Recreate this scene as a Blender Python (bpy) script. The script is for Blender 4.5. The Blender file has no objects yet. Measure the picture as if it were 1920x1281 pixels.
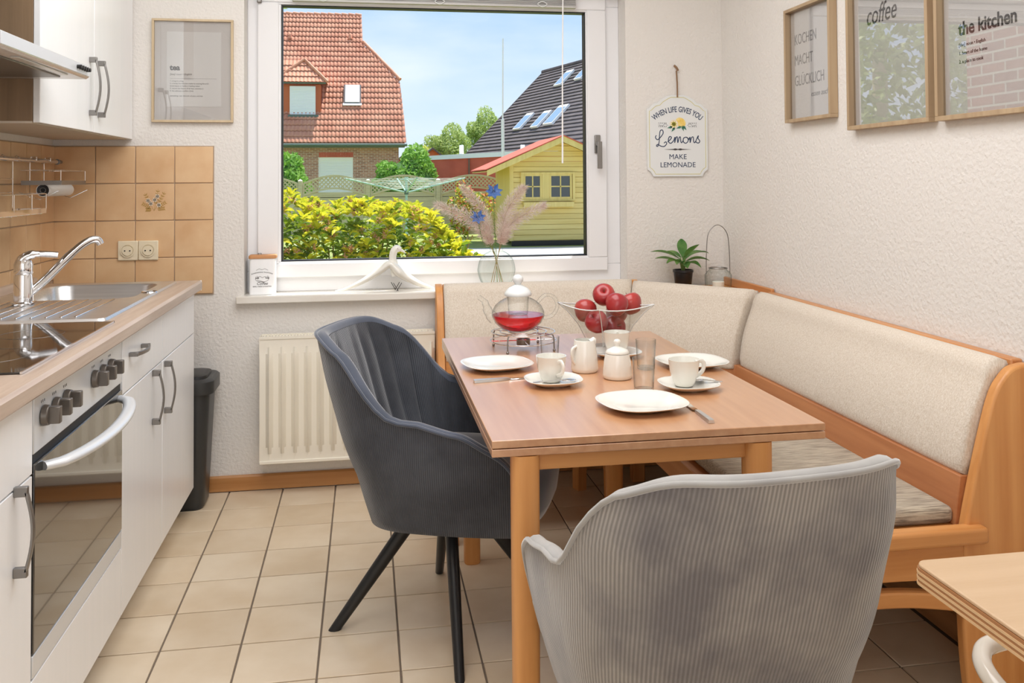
import bpy, bmesh, math, random
from mathutils import Vector, Matrix
random.seed(7)
S = bpy.context.scene
COL = S.collection
PI = math.pi
def lin(c):
    if isinstance(c, str): c = [int(c[i:i+2], 16) for i in (0, 2, 4)]
    return tuple(((v/255)/12.92 if v/255 <= .04045 else ((v/255+.055)/1.055)**2.4) for v in c)+(1,)

# ---------------------------------------------------------------- camera
cam_d = bpy.data.cameras.new('camera'); cam = bpy.data.objects.new('camera', cam_d); COL.objects.link(cam)
cam_d.sensor_width = 36; cam_d.lens = 1689.2*36/1920
cam_d.shift_x = -11.0/1920; cam_d.shift_y = (297.3-640.5)/1920
cam_d.clip_start = .05; cam_d.clip_end = 300
yaw, pitch, roll = .1672, .0247, -.0065
fwd = Vector((math.sin(yaw)*math.cos(pitch), math.cos(yaw)*math.cos(pitch), math.sin(pitch)))
rgt0 = Vector((math.cos(yaw), -math.sin(yaw), 0)); up0 = rgt0.cross(fwd)
rgt = rgt0*math.cos(roll)+up0*math.sin(roll); up = -rgt0*math.sin(roll)+up0*math.cos(roll)
M = Matrix((rgt, up, -fwd)).transposed().to_4x4(); M.translation = Vector((.532, -3.728, 1.218))
cam.matrix_world = M
S.camera = cam
# ---------------------------------------------------------------- light
S.view_settings.view_transform = 'Standard'; S.view_settings.look = 'None'
S.view_settings.gamma = 1; S.view_settings.use_curve_mapping = False
S.view_settings.exposure = 0.35
S.cycles.max_bounces = 10; S.cycles.diffuse_bounces = 5; S.cycles.glossy_bounces = 5
S.cycles.transmission_bounces = 8; S.cycles.transparent_max_bounces = 24
S.cycles.caustics_reflective = False; S.cycles.caustics_refractive = False
S.cycles.sample_clamp_indirect = 6
w = bpy.data.worlds.new('sky'); S.world = w; w.use_nodes = True
nt = w.node_tree; nt.nodes.clear()
def N(nt, t, **k):
    n = nt.nodes.new(t)
    for a, b in k.items(): setattr(n, a, b)
    return n
tc = N(nt, 'ShaderNodeTexCoord'); sep = N(nt, 'ShaderNodeSeparateXYZ'); nt.links.new(tc.outputs['Generated'], sep.inputs[0])
rmp = N(nt, 'ShaderNodeValToRGB'); nt.links.new(sep.outputs['Z'], rmp.inputs[0])
e = rmp.color_ramp.elements
e[0].position = 0.0; e[0].color = lin((212, 228, 240)); e[1].position = .22; e[1].color = lin((160, 194, 230))
e2 = rmp.color_ramp.elements.new(.7); e2.color = lin((118, 160, 212))
mp = N(nt, 'ShaderNodeMapping'); mp.inputs['Scale'].default_value = (2.2, 2.2, 7); nt.links.new(tc.outputs['Generated'], mp.inputs[0])
nz = N(nt, 'ShaderNodeTexNoise'); nz.inputs['Scale'].default_value = 1.6; nz.inputs['Detail'].default_value = 6; nt.links.new(mp.outputs[0], nz.inputs[0])
cr = N(nt, 'ShaderNodeValToRGB'); cr.color_ramp.elements[0].position = .45; cr.color_ramp.elements[1].position = .78; nt.links.new(nz.outputs[0], cr.inputs[0])
mx = N(nt, 'ShaderNodeMixRGB'); mx.inputs[2].default_value = lin((222, 232, 242)); nt.links.new(cr.outputs[0], mx.inputs[0]); nt.links.new(rmp.outputs[0], mx.inputs[1])
bg = N(nt, 'ShaderNodeBackground'); bg.inputs[1].default_value = 1.0; nt.links.new(mx.outputs[0], bg.inputs[0])
wo = N(nt, 'ShaderNodeOutputWorld'); nt.links.new(bg.outputs[0], wo.inputs[0])
def lamp(name, typ, loc, direction, energy, color=(1, 1, 1), size=None, size_y=None, angle=None):
    d = bpy.data.lights.new(name, typ); o = bpy.data.objects.new(name, d); COL.objects.link(o)
    d.energy = energy; d.color = color
    if size: d.shape = 'RECTANGLE'; d.size = size; d.size_y = size_y or size
    if angle: d.angle = angle
    o.location = loc; o.rotation_euler = Vector(direction).to_track_quat('-Z', 'Y').to_euler()
    return o
lamp('sun', 'SUN', (5, 8, 20), (-.25, -.29, -1.0), 6.0, (1, .95, .86), angle=.009)
lamp('ceiling_fill', 'AREA', (.65, -1.75, 2.44), (0, 0, -1), 36, (.985, .985, 1), 1.6, 2.2)  # added fill light for the room, no fixture modelled
lamp('rear_fill', 'AREA', (.2, -5.3, 1.5), (.1, 1, -.05), 24, (.93, .965, 1), 2.4, 2.2)  # added fill light in front of the solid rear wall, no window there

# ---------------------------------------------------------------- materials
def mat(name, c, rough=.5, metal=0, spec=.5, c2=None, nscale=8, nstretch=(1, 1, 1), ndetail=4, bump=0, bscale=60, bstretch=None, bdist=.002,
        sheen=0, coat=0, rnd=0, contrast=(.35, .65), coords='Object', emis=None, trans=0):
    m = bpy.data.materials.new(name); m.use_nodes = True; nt = m.node_tree
    b = nt.nodes['Principled BSDF']
    b.inputs['Base Color'].default_value = lin(c); b.inputs['Roughness'].default_value = rough
    b.inputs['Metallic'].default_value = metal; b.inputs['Specular IOR Level'].default_value = spec
    if sheen:
        b.inputs['Sheen Weight'].default_value = sheen; b.inputs['Sheen Roughness'].default_value = .4
    if coat: b.inputs['Coat Weight'].default_value = coat; b.inputs['Coat Roughness'].default_value = .08
    t = N(nt, 'ShaderNodeTexCoord'); out = None
    if c2 is not None:
        mp = N(nt, 'ShaderNodeMapping'); mp.inputs['Scale'].default_value = nstretch
        nt.links.new(t.outputs[coords], mp.inputs[0])
        if rnd:
            oi = N(nt, 'ShaderNodeObjectInfo'); sc = N(nt, 'ShaderNodeVectorMath', operation='SCALE'); sc.inputs[3].default_value = 0
            cm = N(nt, 'ShaderNodeCombineXYZ')
            mu = N(nt, 'ShaderNodeMath', operation='MULTIPLY'); mu.inputs[1].default_value = 37.0
            nt.links.new(oi.outputs['Random'], mu.inputs[0])
            for i in range(3): nt.links.new(mu.outputs[0], cm.inputs[i])
            nt.links.new(cm.outputs[0], mp.inputs['Location'])
        n = N(nt, 'ShaderNodeTexNoise'); n.inputs['Scale'].default_value = nscale; n.inputs['Detail'].default_value = ndetail
        nt.links.new(mp.outputs[0], n.inputs[0])
        r = N(nt, 'ShaderNodeValToRGB'); r.color_ramp.elements[0].position = contrast[0]; r.color_ramp.elements[1].position = contrast[1]
        r.color_ramp.elements[0].color = lin(c); r.color_ramp.elements[1].color = lin(c2)
        nt.links.new(n.outputs[0], r.inputs[0]); out = r.outputs[0]
    if rnd:
        oi = N(nt, 'ShaderNodeObjectInfo')
        hv = N(nt, 'ShaderNodeHueSaturation')
        ma = N(nt, 'ShaderNodeMapRange'); ma.inputs[3].default_value = 1-rnd; ma.inputs[4].default_value = 1+rnd
        nt.links.new(oi.outputs['Random'], ma.inputs[0]); nt.links.new(ma.outputs[0], hv.inputs['Value'])
        if out: nt.links.new(out, hv.inputs['Color'])
        else: hv.inputs['Color'].default_value = lin(c)
        out = hv.outputs[0]
    if out: nt.links.new(out, b.inputs['Base Color'])
    if bump:
        mp2 = N(nt, 'ShaderNodeMapping'); mp2.inputs['Scale'].default_value = bstretch or (1, 1, 1)
        nt.links.new(t.outputs[coords], mp2.inputs[0])
        n2 = N(nt, 'ShaderNodeTexNoise'); n2.inputs['Scale'].default_value = bscale; n2.inputs['Detail'].default_value = 3
        nt.links.new(mp2.outputs[0], n2.inputs[0])
        bp = N(nt, 'ShaderNodeBump'); bp.inputs['Strength'].default_value = bump; bp.inputs['Distance'].default_value = bdist
        nt.links.new(n2.outputs[0], bp.inputs['Height']); nt.links.new(bp.outputs[0], b.inputs['Normal'])
    return m
def glass(name, tint=(255, 255, 255), edge=(200, 205, 205), ior=1.45, k=.75, rough=0.0):
    """thin clear glass: transparent, mirror share from Fresnel, edges slightly darker where one looks along the sheet"""
    m = bpy.data.materials.new(name); m.use_nodes = True; nt = m.node_tree; nt.nodes.clear()
    lw = N(nt, 'ShaderNodeLayerWeight'); lw.inputs[0].default_value = .35
    pw = N(nt, 'ShaderNodeMath', operation='POWER'); pw.inputs[1].default_value = 2.3; nt.links.new(lw.outputs['Facing'], pw.inputs[0])
    mc = N(nt, 'ShaderNodeMixRGB'); mc.inputs[1].default_value = lin(tint); mc.inputs[2].default_value = lin(edge); nt.links.new(pw.outputs[0], mc.inputs[0])
    tr = N(nt, 'ShaderNodeBsdfTransparent'); nt.links.new(mc.outputs[0], tr.inputs[0])
    gl = N(nt, 'ShaderNodeBsdfGlossy'); gl.inputs['Roughness'].default_value = rough
    fr = N(nt, 'ShaderNodeFresnel'); ge = N(nt, 'ShaderNodeNewGeometry')
    mr = N(nt, 'ShaderNodeMapRange'); mr.inputs[3].default_value = ior; mr.inputs[4].default_value = 1/ior
    nt.links.new(ge.outputs['Backfacing'], mr.inputs[0]); nt.links.new(mr.outputs[0], fr.inputs[0])
    mu = N(nt, 'ShaderNodeMath', operation='MULTIPLY'); mu.inputs[1].default_value = k; nt.links.new(fr.outputs[0], mu.inputs[0])
    mi = N(nt, 'ShaderNodeMixShader'); nt.links.new(mu.outputs[0], mi.inputs[0]); nt.links.new(tr.outputs[0], mi.inputs[1]); nt.links.new(gl.outputs[0], mi.inputs[2])
    o = N(nt, 'ShaderNodeOutputMaterial'); nt.links.new(mi.outputs[0], o.inputs[0])
    return m
def wood(name, c, c2, axis='Y', rough=.45, sc=1.0, coat=0, contrast=(.3, .7), rnd=0):
    st = {'X': (1.2, 22, 22), 'Y': (22, 1.2, 22), 'Z': (22, 22, 1.2)}[axis]
    return mat(name, c, rough, c2=c2, nscale=1.6*sc, nstretch=st, ndetail=6, contrast=contrast, bump=.12, bscale=8, bstretch=st, coat=coat, rnd=rnd)

M_ = {}
M_['wall'] = mat('wall_plaster', (229, 225, 220), .9, spec=.2, bump=.7, bscale=85, bdist=.005)
M_['ceil'] = mat('ceiling_paint', (240, 238, 234), .9, spec=.2)
M_['tile'] = mat('floor_tile_glaze', (212, 190, 160), .33, c2=(230, 213, 188), nscale=5, rnd=.05, bump=.08, bscale=14, contrast=(.3, .7))
M_['grout'] = mat('grout_dark', (122, 108, 94), .9)
M_['wtile'] = mat('wall_tile_glaze', (214, 172, 128), .28, c2=(228, 194, 152), nscale=9, rnd=.035, contrast=(.3, .7), bump=.05, bscale=20)
M_['wgrout'] = mat('grout_wall', (176, 154, 132), .9)
M_['white'] = mat('cabinet_white', (248, 250, 252), .25, c2=(251, 252, 254), nscale=1.2, nstretch=(30, 30, 1))
M_['cabedge'] = wood('cabinet_side_wood', (128, 104, 78), (146, 120, 92), 'Z')
M_['cabunder'] = mat('cabinet_underside', (212, 200, 184), .5)
M_['worktop'] = wood('worktop_laminate', (178, 156, 140), (204, 186, 170), 'Y', .32, 1.5)
M_['steel'] = mat('brushed_steel', (216, 217, 218), .3, .9, c2=(228, 228, 228), nscale=3, nstretch=(1, 60, 60))
M_['chrome'] = mat('chrome', (232, 232, 234), .07, 1)
M_['satin'] = mat('satin_nickel', (142, 139, 136), .35, .85)
M_['knob'] = mat('knob_grey', (116, 110, 104), .35, .6)
M_['silver'] = mat('silver_paint', (226, 229, 232), .28, .25)
M_['black'] = mat('black_plastic', (22, 22, 24), .35)
M_['bin'] = mat('bin_anthracite', (50, 52, 54), .38)
M_['hob'] = mat('hob_glass', (30, 24, 20), .04, spec=.9)
M_['ovenglass'] = mat('oven_glass', (24, 19, 16), .02, spec=1.0, coat=1)
M_['darkgap'] = mat('dark_gap', (18, 18, 20), .5)
M_['pvc'] = mat('window_pvc', (236, 236, 238), .3)
M_['gasket'] = mat('gasket', (16, 18, 24), .5)
M_['sill'] = mat('sill_marble', (232, 228, 220), .25, c2=(212, 200, 186), nscale=6, nstretch=(1, 3, 1), contrast=(.5, .8))
M_['rad'] = mat('radiator_enamel', (238, 232, 218), .35)
M_['skirt'] = wood('skirting_wood', (176, 120, 66), (196, 142, 88), 'X', .4)
M_['skirty'] = wood('skirting_wood_deep', (150, 104, 62), (176, 128, 82), 'Y', .4)
M_['beechz'] = wood('beech_upright', (206, 140, 78), (224, 162, 98), 'Z', .38)
M_['beechx'] = wood('beech_cross', (204, 138, 76), (222, 160, 98), 'X', .38)
M_['beechy'] = wood('beech_deep', (196, 132, 80), (216, 156, 104), 'Y', .38)
M_['alder'] = wood('bench_board_wood', (172, 108, 66), (196, 132, 86), 'Y', .4)
M_['ttop'] = wood('table_top_wood', (188, 132, 88), (206, 154, 110), 'Y', .34, 1.4, coat=1)
M_['ttop'].node_tree.nodes['Principled BSDF'].inputs['Coat Roughness'].default_value = .3
M_['ttop'].node_tree.nodes['Principled BSDF'].inputs['Coat IOR'].default_value = 1.7
M_['ttop'].node_tree.nodes['Principled BSDF'].inputs['Specular IOR Level'].default_value = .95
M_['plytop'] = wood('pale_beech_top', (200, 168, 132), (210, 180, 146), 'X', .35, 1.2)
M_['ply1'] = mat('ply_light', (216, 180, 136), .45); M_['ply2'] = mat('ply_dark', (168, 118, 76), .45)
M_['fabric'] = mat('cushion_weave', (213, 199, 182), .95, spec=.15, c2=(230, 220, 207), nscale=110, nstretch=(3, 3, 1), ndetail=3, bump=.8, bscale=240, bdist=.002, sheen=.2)
M_['stripe'] = mat('seat_stripe_fabric', (196, 184, 164), .95, spec=.1, c2=(138, 126, 112), nscale=3.2, nstretch=(5, 150, 60), ndetail=3, bump=.5, bscale=120, sheen=.3, contrast=(.42, .62))
M_['stripe2'] = mat('seat_stripe_fabric_deep', (196, 184, 164), .95, spec=.1, c2=(138, 126, 112), nscale=3.2, nstretch=(150, 5, 60), ndetail=3, bump=.5, bscale=120, sheen=.3, contrast=(.42, .62))
def cord(name, c, c2, c3, period=.0062):
    m = bpy.data.materials.new(name); m.use_nodes = True; nt = m.node_tree; b = nt.nodes['Principled BSDF']
    b.inputs['Roughness'].default_value = .8; b.inputs['Specular IOR Level'].default_value = .2
    b.inputs['Sheen Weight'].default_value = .55; b.inputs['Sheen Roughness'].default_value = .35
    uv = N(nt, 'ShaderNodeTexCoord'); sp = N(nt, 'ShaderNodeSeparateXYZ'); nt.links.new(uv.outputs['UV'], sp.inputs[0])
    a = N(nt, 'ShaderNodeMath', operation='MULTIPLY'); a.inputs[1].default_value = 2*PI/period; nt.links.new(sp.outputs['X'], a.inputs[0])
    s = N(nt, 'ShaderNodeMath', operation='SINE'); nt.links.new(a.outputs[0], s.inputs[0])
    mr = N(nt, 'ShaderNodeMapRange'); mr.inputs[1].default_value = -1; nt.links.new(s.outputs[0], mr.inputs[0])
    n = N(nt, 'ShaderNodeTexNoise'); n.inputs['Scale'].default_value = 5.5; n.inputs['Detail'].default_value = 5; n.inputs['Roughness'].default_value = .55
    nt.links.new(uv.outputs['Object'], n.inputs[0])
    r = N(nt, 'ShaderNodeValToRGB'); r.color_ramp.elements[0].position = .36; r.color_ramp.elements[1].position = .58
    r.color_ramp.elements[0].color = lin(c2); r.color_ramp.elements[1].color = lin(c); nt.links.new(n.outputs[0], r.inputs[0])
    mx = N(nt, 'ShaderNodeMixRGB'); mx.inputs[1].default_value = lin(c3)
    mr2 = N(nt, 'ShaderNodeMapRange'); mr2.inputs[3].default_value = .45; mr2.inputs[4].default_value = 1; nt.links.new(mr.outputs[0], mr2.inputs[0])
    nt.links.new(mr2.outputs[0], mx.inputs[0]); nt.links.new(r.outputs[0], mx.inputs[2]); nt.links.new(mx.outputs[0], b.inputs['Base Color'])
    bp = N(nt, 'ShaderNodeBump'); bp.inputs['Strength'].default_value = .6; bp.inputs['Distance'].default_value = .0015
    nt.links.new(mr.outputs[0], bp.inputs['Height']); nt.links.new(bp.outputs[0], b.inputs['Normal'])
    return m
M_['cordd'] = cord('corduroy_slate', (92, 95, 102), (72, 74, 80), (44, 46, 52), .0056)
M_['cordl'] = cord('corduroy_light_grey', (170, 165, 160), (128, 124, 126), (92, 88, 86), .0068)
M_['velvd'] = mat('velvet_slate', (72, 78, 90), .8, spec=.2, c2=(86, 92, 106), nscale=9, sheen=.8)
M_['velvl'] = mat('velvet_light_grey', (172, 170, 167), .8, spec=.2, c2=(156, 154, 152), nscale=9, sheen=.8)
M_['porc'] = mat('porcelain', (232, 230, 222), .12, coat=.5)
M_['glass'] = glass('clear_glass', (254, 255, 255), (150, 156, 156))
M_['vase'] = glass('green_glass', (252, 254, 253), (120, 150, 142))
M_['pane'] = glass('window_pane', (255, 255, 255), (245, 250, 250), k=.07)
M_['picglass'] = glass('picture_glass', (250, 250, 250), (240, 240, 240), k=3.0)
M_['frost'] = mat('frosted_lid_glass', (225, 228, 228), .25)
M_['tea'] = mat('red_tea', (170, 8, 20), .05, coat=.5)
m = M_['tea'].node_tree.nodes['Principled BSDF']; m.inputs['Transmission Weight'].default_value = .85; m.inputs['IOR'].default_value = 1.1; m.inputs['Base Color'].default_value = (.85, .02, .035, 1)
M_['apple'] = mat('apple_skin', (150, 34, 40), .3, c2=(182, 66, 54), nscale=7, nstretch=(1, 1, .5), rnd=.15, coat=.3, contrast=(.45, .75))
M_['oak'] = wood('picture_frame_oak', (196, 174, 140), (212, 192, 160), 'Z', .5)
M_['oakd'] = wood('picture_frame_dark_oak', (168, 142, 112), (186, 162, 130), 'Z', .5)
M_['paper'] = mat('print_paper', (238, 235, 232), .8)
M_['mount'] = mat('mount_board', (222, 216, 212), .8)
M_['ink'] = mat('print_ink', (70, 66, 66), .8)
M_['navy'] = mat('navy_ink', (52, 66, 96), .7)
M_['yel'] = mat('yellow_line', (214, 204, 96), .6); M_['signw'] = mat('sign_white', (228, 230, 230), .5)
M_['lemon'] = mat('lemon_print', (236, 196, 84), .6, c2=(244, 222, 150), nscale=60)
M_['green'] = mat('leaf_print', (62, 120, 100), .6)
M_['jute'] = mat('jute_cord', (142, 112, 86), .9, bump=.6, bscale=200)
M_['leafd'] = mat('hosta_leaf', (72, 124, 60), .35, c2=(130, 168, 92), nscale=14)
M_['stem'] = mat('stem_green', (116, 140, 70), .6)
M_['drystem'] = mat('dry_stem', (168, 142, 92), .8)
M_['plume'] = mat('pampas_plume', (244, 230, 222), .9, c2=(222, 198, 186), nscale=30)
M_['bluefl'] = mat('blue_petal', (70, 112, 188), .6, c2=(118, 150, 214), nscale=80)
M_['tube'] = mat('cream_enamel_tube', (232, 226, 214), .18, coat=.5)
M_['brick'] = None
M_['wax'] = mat('candle_wax', (244, 240, 230), .5)
M_['blind'] = mat('blind_aluminium', (196, 194, 192), .4)
M_['socket'] = mat('socket_cream', (236, 224, 196), .35)
M_['gold'] = mat('gold_print', (176, 138, 66), .5); M_['petalw'] = mat('cream_print', (238, 222, 200), .5)
M_['brown'] = mat('cork', (196, 140, 92), .6)
# outdoor
M_['rooftile'] = mat('clay_roof_tile', (222, 158, 126), .7, c2=(202, 132, 102), nscale=1.3, ndetail=8, rnd=.04)
M_['darktile'] = mat('dark_roof_tile', (84, 78, 80), .8, c2=(102, 94, 94), nscale=2)
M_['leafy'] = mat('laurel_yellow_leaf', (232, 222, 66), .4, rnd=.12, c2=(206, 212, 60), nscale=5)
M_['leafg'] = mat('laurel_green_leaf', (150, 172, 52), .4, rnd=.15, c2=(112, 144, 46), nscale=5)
M_['bloss'] = mat('pink_brown_blossom', (232, 190, 150), .8, rnd=.1)
M_['conif'] = mat('conifer_green', (150, 196, 72), .7, c2=(104, 160, 56), nscale=4)
M_['tree'] = mat('tree_green', (188, 204, 124), .8, c2=(160, 182, 104), nscale=2)
M_['treey'] = mat('tree_yellow_green', (216, 218, 96), .8, c2=(190, 200, 80), nscale=2)
M_['fence'] = wood('fence_wood', (214, 200, 164), (190, 176, 140), 'X', .8)
M_['shed'] = wood('shed_plank_wood', (226, 196, 118), (240, 214, 142), 'X', .6, .5, rnd=.06)
M_['shedz'] = wood('shed_trim_wood', (222, 194, 118), (236, 210, 136), 'Z', .6, .5)
M_['grass'] = mat('lawn', (120, 142, 70), .9, c2=(150, 156, 90), nscale=3)
M_['path'] = mat('path_stone', (204, 200, 192), .9, c2=(184, 180, 172), nscale=8)
M_['outwhite'] = mat('outdoor_white', (250, 250, 250), .5)
M_['redwall'] = mat('red_cladding', (212, 104, 84), .8, c2=(198, 94, 76), nscale=3)
M_['gutter'] = mat('green_gutter', (92, 112, 102), .5)
M_['dryer'] = mat('dryer_mint', (164, 196, 184), .5); M_['line'] = mat('washing_line', (206, 214, 204), .6)
M_['dormer'] = mat('dormer_boards', (196, 104, 62), .7, bump=.5, bscale=2, bstretch=(1, 1, 30))
M_['darkpane'] = mat('dark_pane', (46, 50, 46), .06, spec=.8, coat=.6)
M_['skyl'] = mat('skylight_glass', (150, 176, 200), .08, spec=1, coat=1)
def brickmat(name, c1, c2, mort, scale=1.0, axes='XZ'):
    m = bpy.data.materials.new(name); m.use_nodes = True; nt = m.node_tree; b = nt.nodes['Principled BSDF']; b.inputs['Roughness'].default_value = .9
    t = N(nt, 'ShaderNodeTexCoord'); sp = N(nt, 'ShaderNodeSeparateXYZ'); nt.links.new(t.outputs['Object'], sp.inputs[0])
    cm = N(nt, 'ShaderNodeCombineXYZ'); nt.links.new(sp.outputs[axes[0]], cm.inputs[0]); nt.links.new(sp.outputs[axes[1]], cm.inputs[1])
    br = N(nt, 'ShaderNodeTexBrick'); nt.links.new(cm.outputs[0], br.inputs['Vector']); br.inputs['Scale'].default_value = scale
    br.inputs['Brick Width'].default_value = .24; br.inputs['Row Height'].default_value = .075; br.inputs['Mortar Size'].default_value = .008
    br.inputs['Color1'].default_value = lin(c1); br.inputs['Color2'].default_value = lin(c2); br.inputs['Mortar'].default_value = lin(mort)
    nt.links.new(br.outputs[0], b.inputs['Base Color']); return m
M_['brick'] = brickmat('red_brown_brick', (196, 142, 118), (158, 108, 90), (216, 206, 192))
M_['brickwing'] = brickmat('wing_brick', (168, 96, 78), (138, 74, 62), (206, 198, 188), axes='YZ')
def shuttermat():
    m = bpy.data.materials.new('roller_shutter'); m.use_nodes = True; nt = m.node_tree; b = nt.nodes['Principled BSDF']; b.inputs['Roughness'].default_value = .5
    b.inputs['Base Color'].default_value = lin((250, 251, 252))
    t = N(nt, 'ShaderNodeTexCoord'); wv = N(nt, 'ShaderNodeTexWave'); wv.bands_direction = 'Z'; wv.inputs['Scale'].default_value = 5.5
    nt.links.new(t.outputs['Object'], wv.inputs[0]); bp = N(nt, 'ShaderNodeBump'); bp.inputs['Distance'].default_value = .006
    nt.links.new(wv.outputs[0], bp.inputs['Height']); nt.links.new(bp.outputs[0], b.inputs['Normal']); return m
M_['shutter'] = shuttermat()

def translucent(m, share):
    nt = m.node_tree; b = nt.nodes['Principled BSDF']; o = nt.nodes['Material Output']
    t = N(nt, 'ShaderNodeBsdfTranslucent'); mi = N(nt, 'ShaderNodeMixShader'); mi.inputs[0].default_value = share
    if b.inputs['Base Color'].links: nt.links.new(b.inputs['Base Color'].links[0].from_socket, t.inputs[0])
    else: t.inputs[0].default_value = b.inputs['Base Color'].default_value
    nt.links.new(b.outputs[0], mi.inputs[1]); nt.links.new(t.outputs[0], mi.inputs[2]); nt.links.new(mi.outputs[0], o.inputs[0])
for k in ('leafy', 'leafg', 'conif', 'tree', 'treey', 'plume', 'bloss', 'bluefl', 'leafd'): translucent(M_[k], .4)
# ---------------------------------------------------------------- object helpers
ORG = {}
def tag(o, label=None, cat=None, group=None, kind=None):
    for k, v in (('label', label), ('category', cat), ('group', group), ('kind', kind)):
        if v: o[k] = v
    return o
def thing(name, loc, label, cat, group=None, rz=0):
    o = bpy.data.objects.new(name, None); COL.objects.link(o); o.empty_display_size = .05
    o.location = loc; o.rotation_euler = (0, 0, rz); ORG[o.name] = Vector(loc)
    return tag(o, label, cat, group)
class MB:
    def __init__(s): s.v = []; s.f = []; s.uv = None
    def add(s, vs, fs):
        n = len(s.v); s.v += [tuple(v) for v in vs]; s.f += [tuple(i+n for i in f) for f in fs]; return s
    def box(s, x0, x1, y0, y1, z0, z1):
        return s.add([(x0, y0, z0), (x1, y0, z0), (x1, y1, z0), (x0, y1, z0), (x0, y0, z1), (x1, y0, z1), (x1, y1, z1), (x0, y1, z1)],
                     [(0, 3, 2, 1), (4, 5, 6, 7), (0, 1, 5, 4), (1, 2, 6, 5), (2, 3, 7, 6), (3, 0, 4, 7)])
    def bar(s, a, b, w, h, upv=(0, 0, 1)):
        a, b = Vector(a), Vector(b); d = (b-a).normalized(); u = Vector(upv)
        if abs(d.dot(u)) > .99: u = Vector((1, 0, 0))
        r = d.cross(u).normalized()*w/2; q = r.cross(d).normalized()*h/2
        vs = [a-r-q, a+r-q, a+r+q, a-r+q, b-r-q, b+r-q, b+r+q, b-r+q]
        return s.add(vs, [(0, 3, 2, 1), (4, 5, 6, 7), (0, 1, 5, 4), (1, 2, 6, 5), (2, 3, 7, 6), (3, 0, 4, 7)])
    def tube(s, pts, r, seg=8, closed=False, cap=True, flat=1.0):
        pts = [Vector(p) for p in pts]; n = len(pts); R = r if isinstance(r, (list, tuple)) else [r]*n
        base = len(s.v); prev = None
        for i, p in enumerate(pts):
            if closed: d = pts[(i+1) % n]-pts[i-1]
            else: d = pts[min(i+1, n-1)]-pts[max(i-1, 0)]
            d.normalize()
            if prev is None:
                a = Vector((0, 0, 1)) if abs(d.z) < .9 else Vector((1, 0, 0)); u = d.cross(a).normalized()
            else:
                u = (prev-d*prev.dot(d)); u = u.normalized() if u.length > 1e-6 else d.orthogonal().normalized()
            prev = u; v = d.cross(u)
            for k in range(seg):
                a = 2*PI*k/seg; s.v.append(tuple(p+u*math.cos(a)*R[i]+v*math.sin(a)*R[i]*flat))
        m = n if closed else n-1
        for i in range(m):
            j = (i+1) % n
            for k in range(seg):
                k2 = (k+1) % seg; s.f.append((base+i*seg+k, base+i*seg+k2, base+j*seg+k2, base+j*seg+k))
        if cap and not closed:
            s.f.append(tuple(base+k for k in range(seg))[::-1]); s.f.append(tuple(base+(n-1)*seg+k for k in range(seg)))
        return s
    def lathe(s, prof, c=(0, 0, 0), seg=32, sq=None):
        """prof [(r,z)]; sq = superellipse exponent for squarish rims"""
        base = len(s.v)
        for r, z in prof:
            for k in range(seg):
                a = 2*PI*k/seg; q = 1
                if sq: q = 1/((abs(math.cos(a))**sq+abs(math.sin(a))**sq)**(1/sq))
                s.v.append((c[0]+r*q*math.cos(a), c[1]+r*q*math.sin(a), c[2]+z))
        for i in range(len(prof)-1):
            for k in range(seg):
                k2 = (k+1) % seg; s.f.append((base+i*seg+k, base+i*seg+k2, base+(i+1)*seg+k2, base+(i+1)*seg+k))
        return s
    def prism(s, poly, ax, a, b):
        """extrude a 2D polygon along axis ax ('X','Y','Z') from a to b"""
        def P(p, t): return {'X': (t, p[0], p[1]), 'Y': (p[0], t, p[1]), 'Z': (p[0], p[1], t)}[ax]
        n = len(poly); s.add([P(p, a) for p in poly]+[P(p, b) for p in poly],
            [tuple(range(n))[::-1], tuple(range(n, 2*n))]+[(i, (i+1) % n, (i+1) % n+n, i+n) for i in range(n)]); return s
    def grid(s, fn, nu, nv, closeu=False):
        base = len(s.v); cu = nu if closeu else nu+1
        for j in range(nv+1):
            for i in range(cu): s.v.append(tuple(fn(i/nu, j/nv)))
        for j in range(nv):
            for i in range(nu):
                i2 = (i+1) % cu; s.f.append((base+j*cu+i, base+j*cu+i2, base+(j+1)*cu+i2, base+(j+1)*cu+i))
        return s
    def build(s, name, m, parent=None, local=False, smooth=None, bevel=0, seg=2, sub=0, loc=None, solid=0, fixn=True):
        me = bpy.data.meshes.new(name)
        o0 = Vector((0, 0, 0))
        if parent is not None and not local: o0 = ORG.get(parent.name, Vector((0, 0, 0)))
        if loc is not None: o0 = Vector(loc)
        me.from_pydata([(v[0]-o0[0], v[1]-o0[1], v[2]-o0[2]) for v in s.v], [], s.f)
        if fixn:
            bm = bmesh.new(); bm.from_mesh(me); bmesh.ops.recalc_face_normals(bm, faces=bm.faces); bm.to_mesh(me); bm.free()
        if smooth:
            me.polygons.foreach_set('use_smooth', [True]*len(me.polygons)); me.set_sharp_from_angle(angle=math.radians(smooth))
        o = bpy.data.objects.new(name, me); COL.objects.link(o)
        for mm in (m if isinstance(m, (list, tuple)) else [m]): me.materials.append(mm)
        if parent is not None:
            o.parent = parent; ORG[o.name] = Vector((0, 0, 0)) if local else ORG.get(parent.name, Vector((0, 0, 0)))
        else:
            if loc is not None: o.location = loc
            ORG[o.name] = o0
        if solid:
            md = o.modifiers.new('s', 'SOLIDIFY'); md.thickness = solid; md.offset = -1
        if bevel:
            md = o.modifiers.new('b', 'BEVEL'); md.width = bevel; md.segments = seg; md.limit_method = 'ANGLE'; md.angle_limit = .6
            if not smooth:
                me.polygons.foreach_set('use_smooth', [True]*len(me.polygons)); me.set_sharp_from_angle(angle=math.radians(40))
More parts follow.
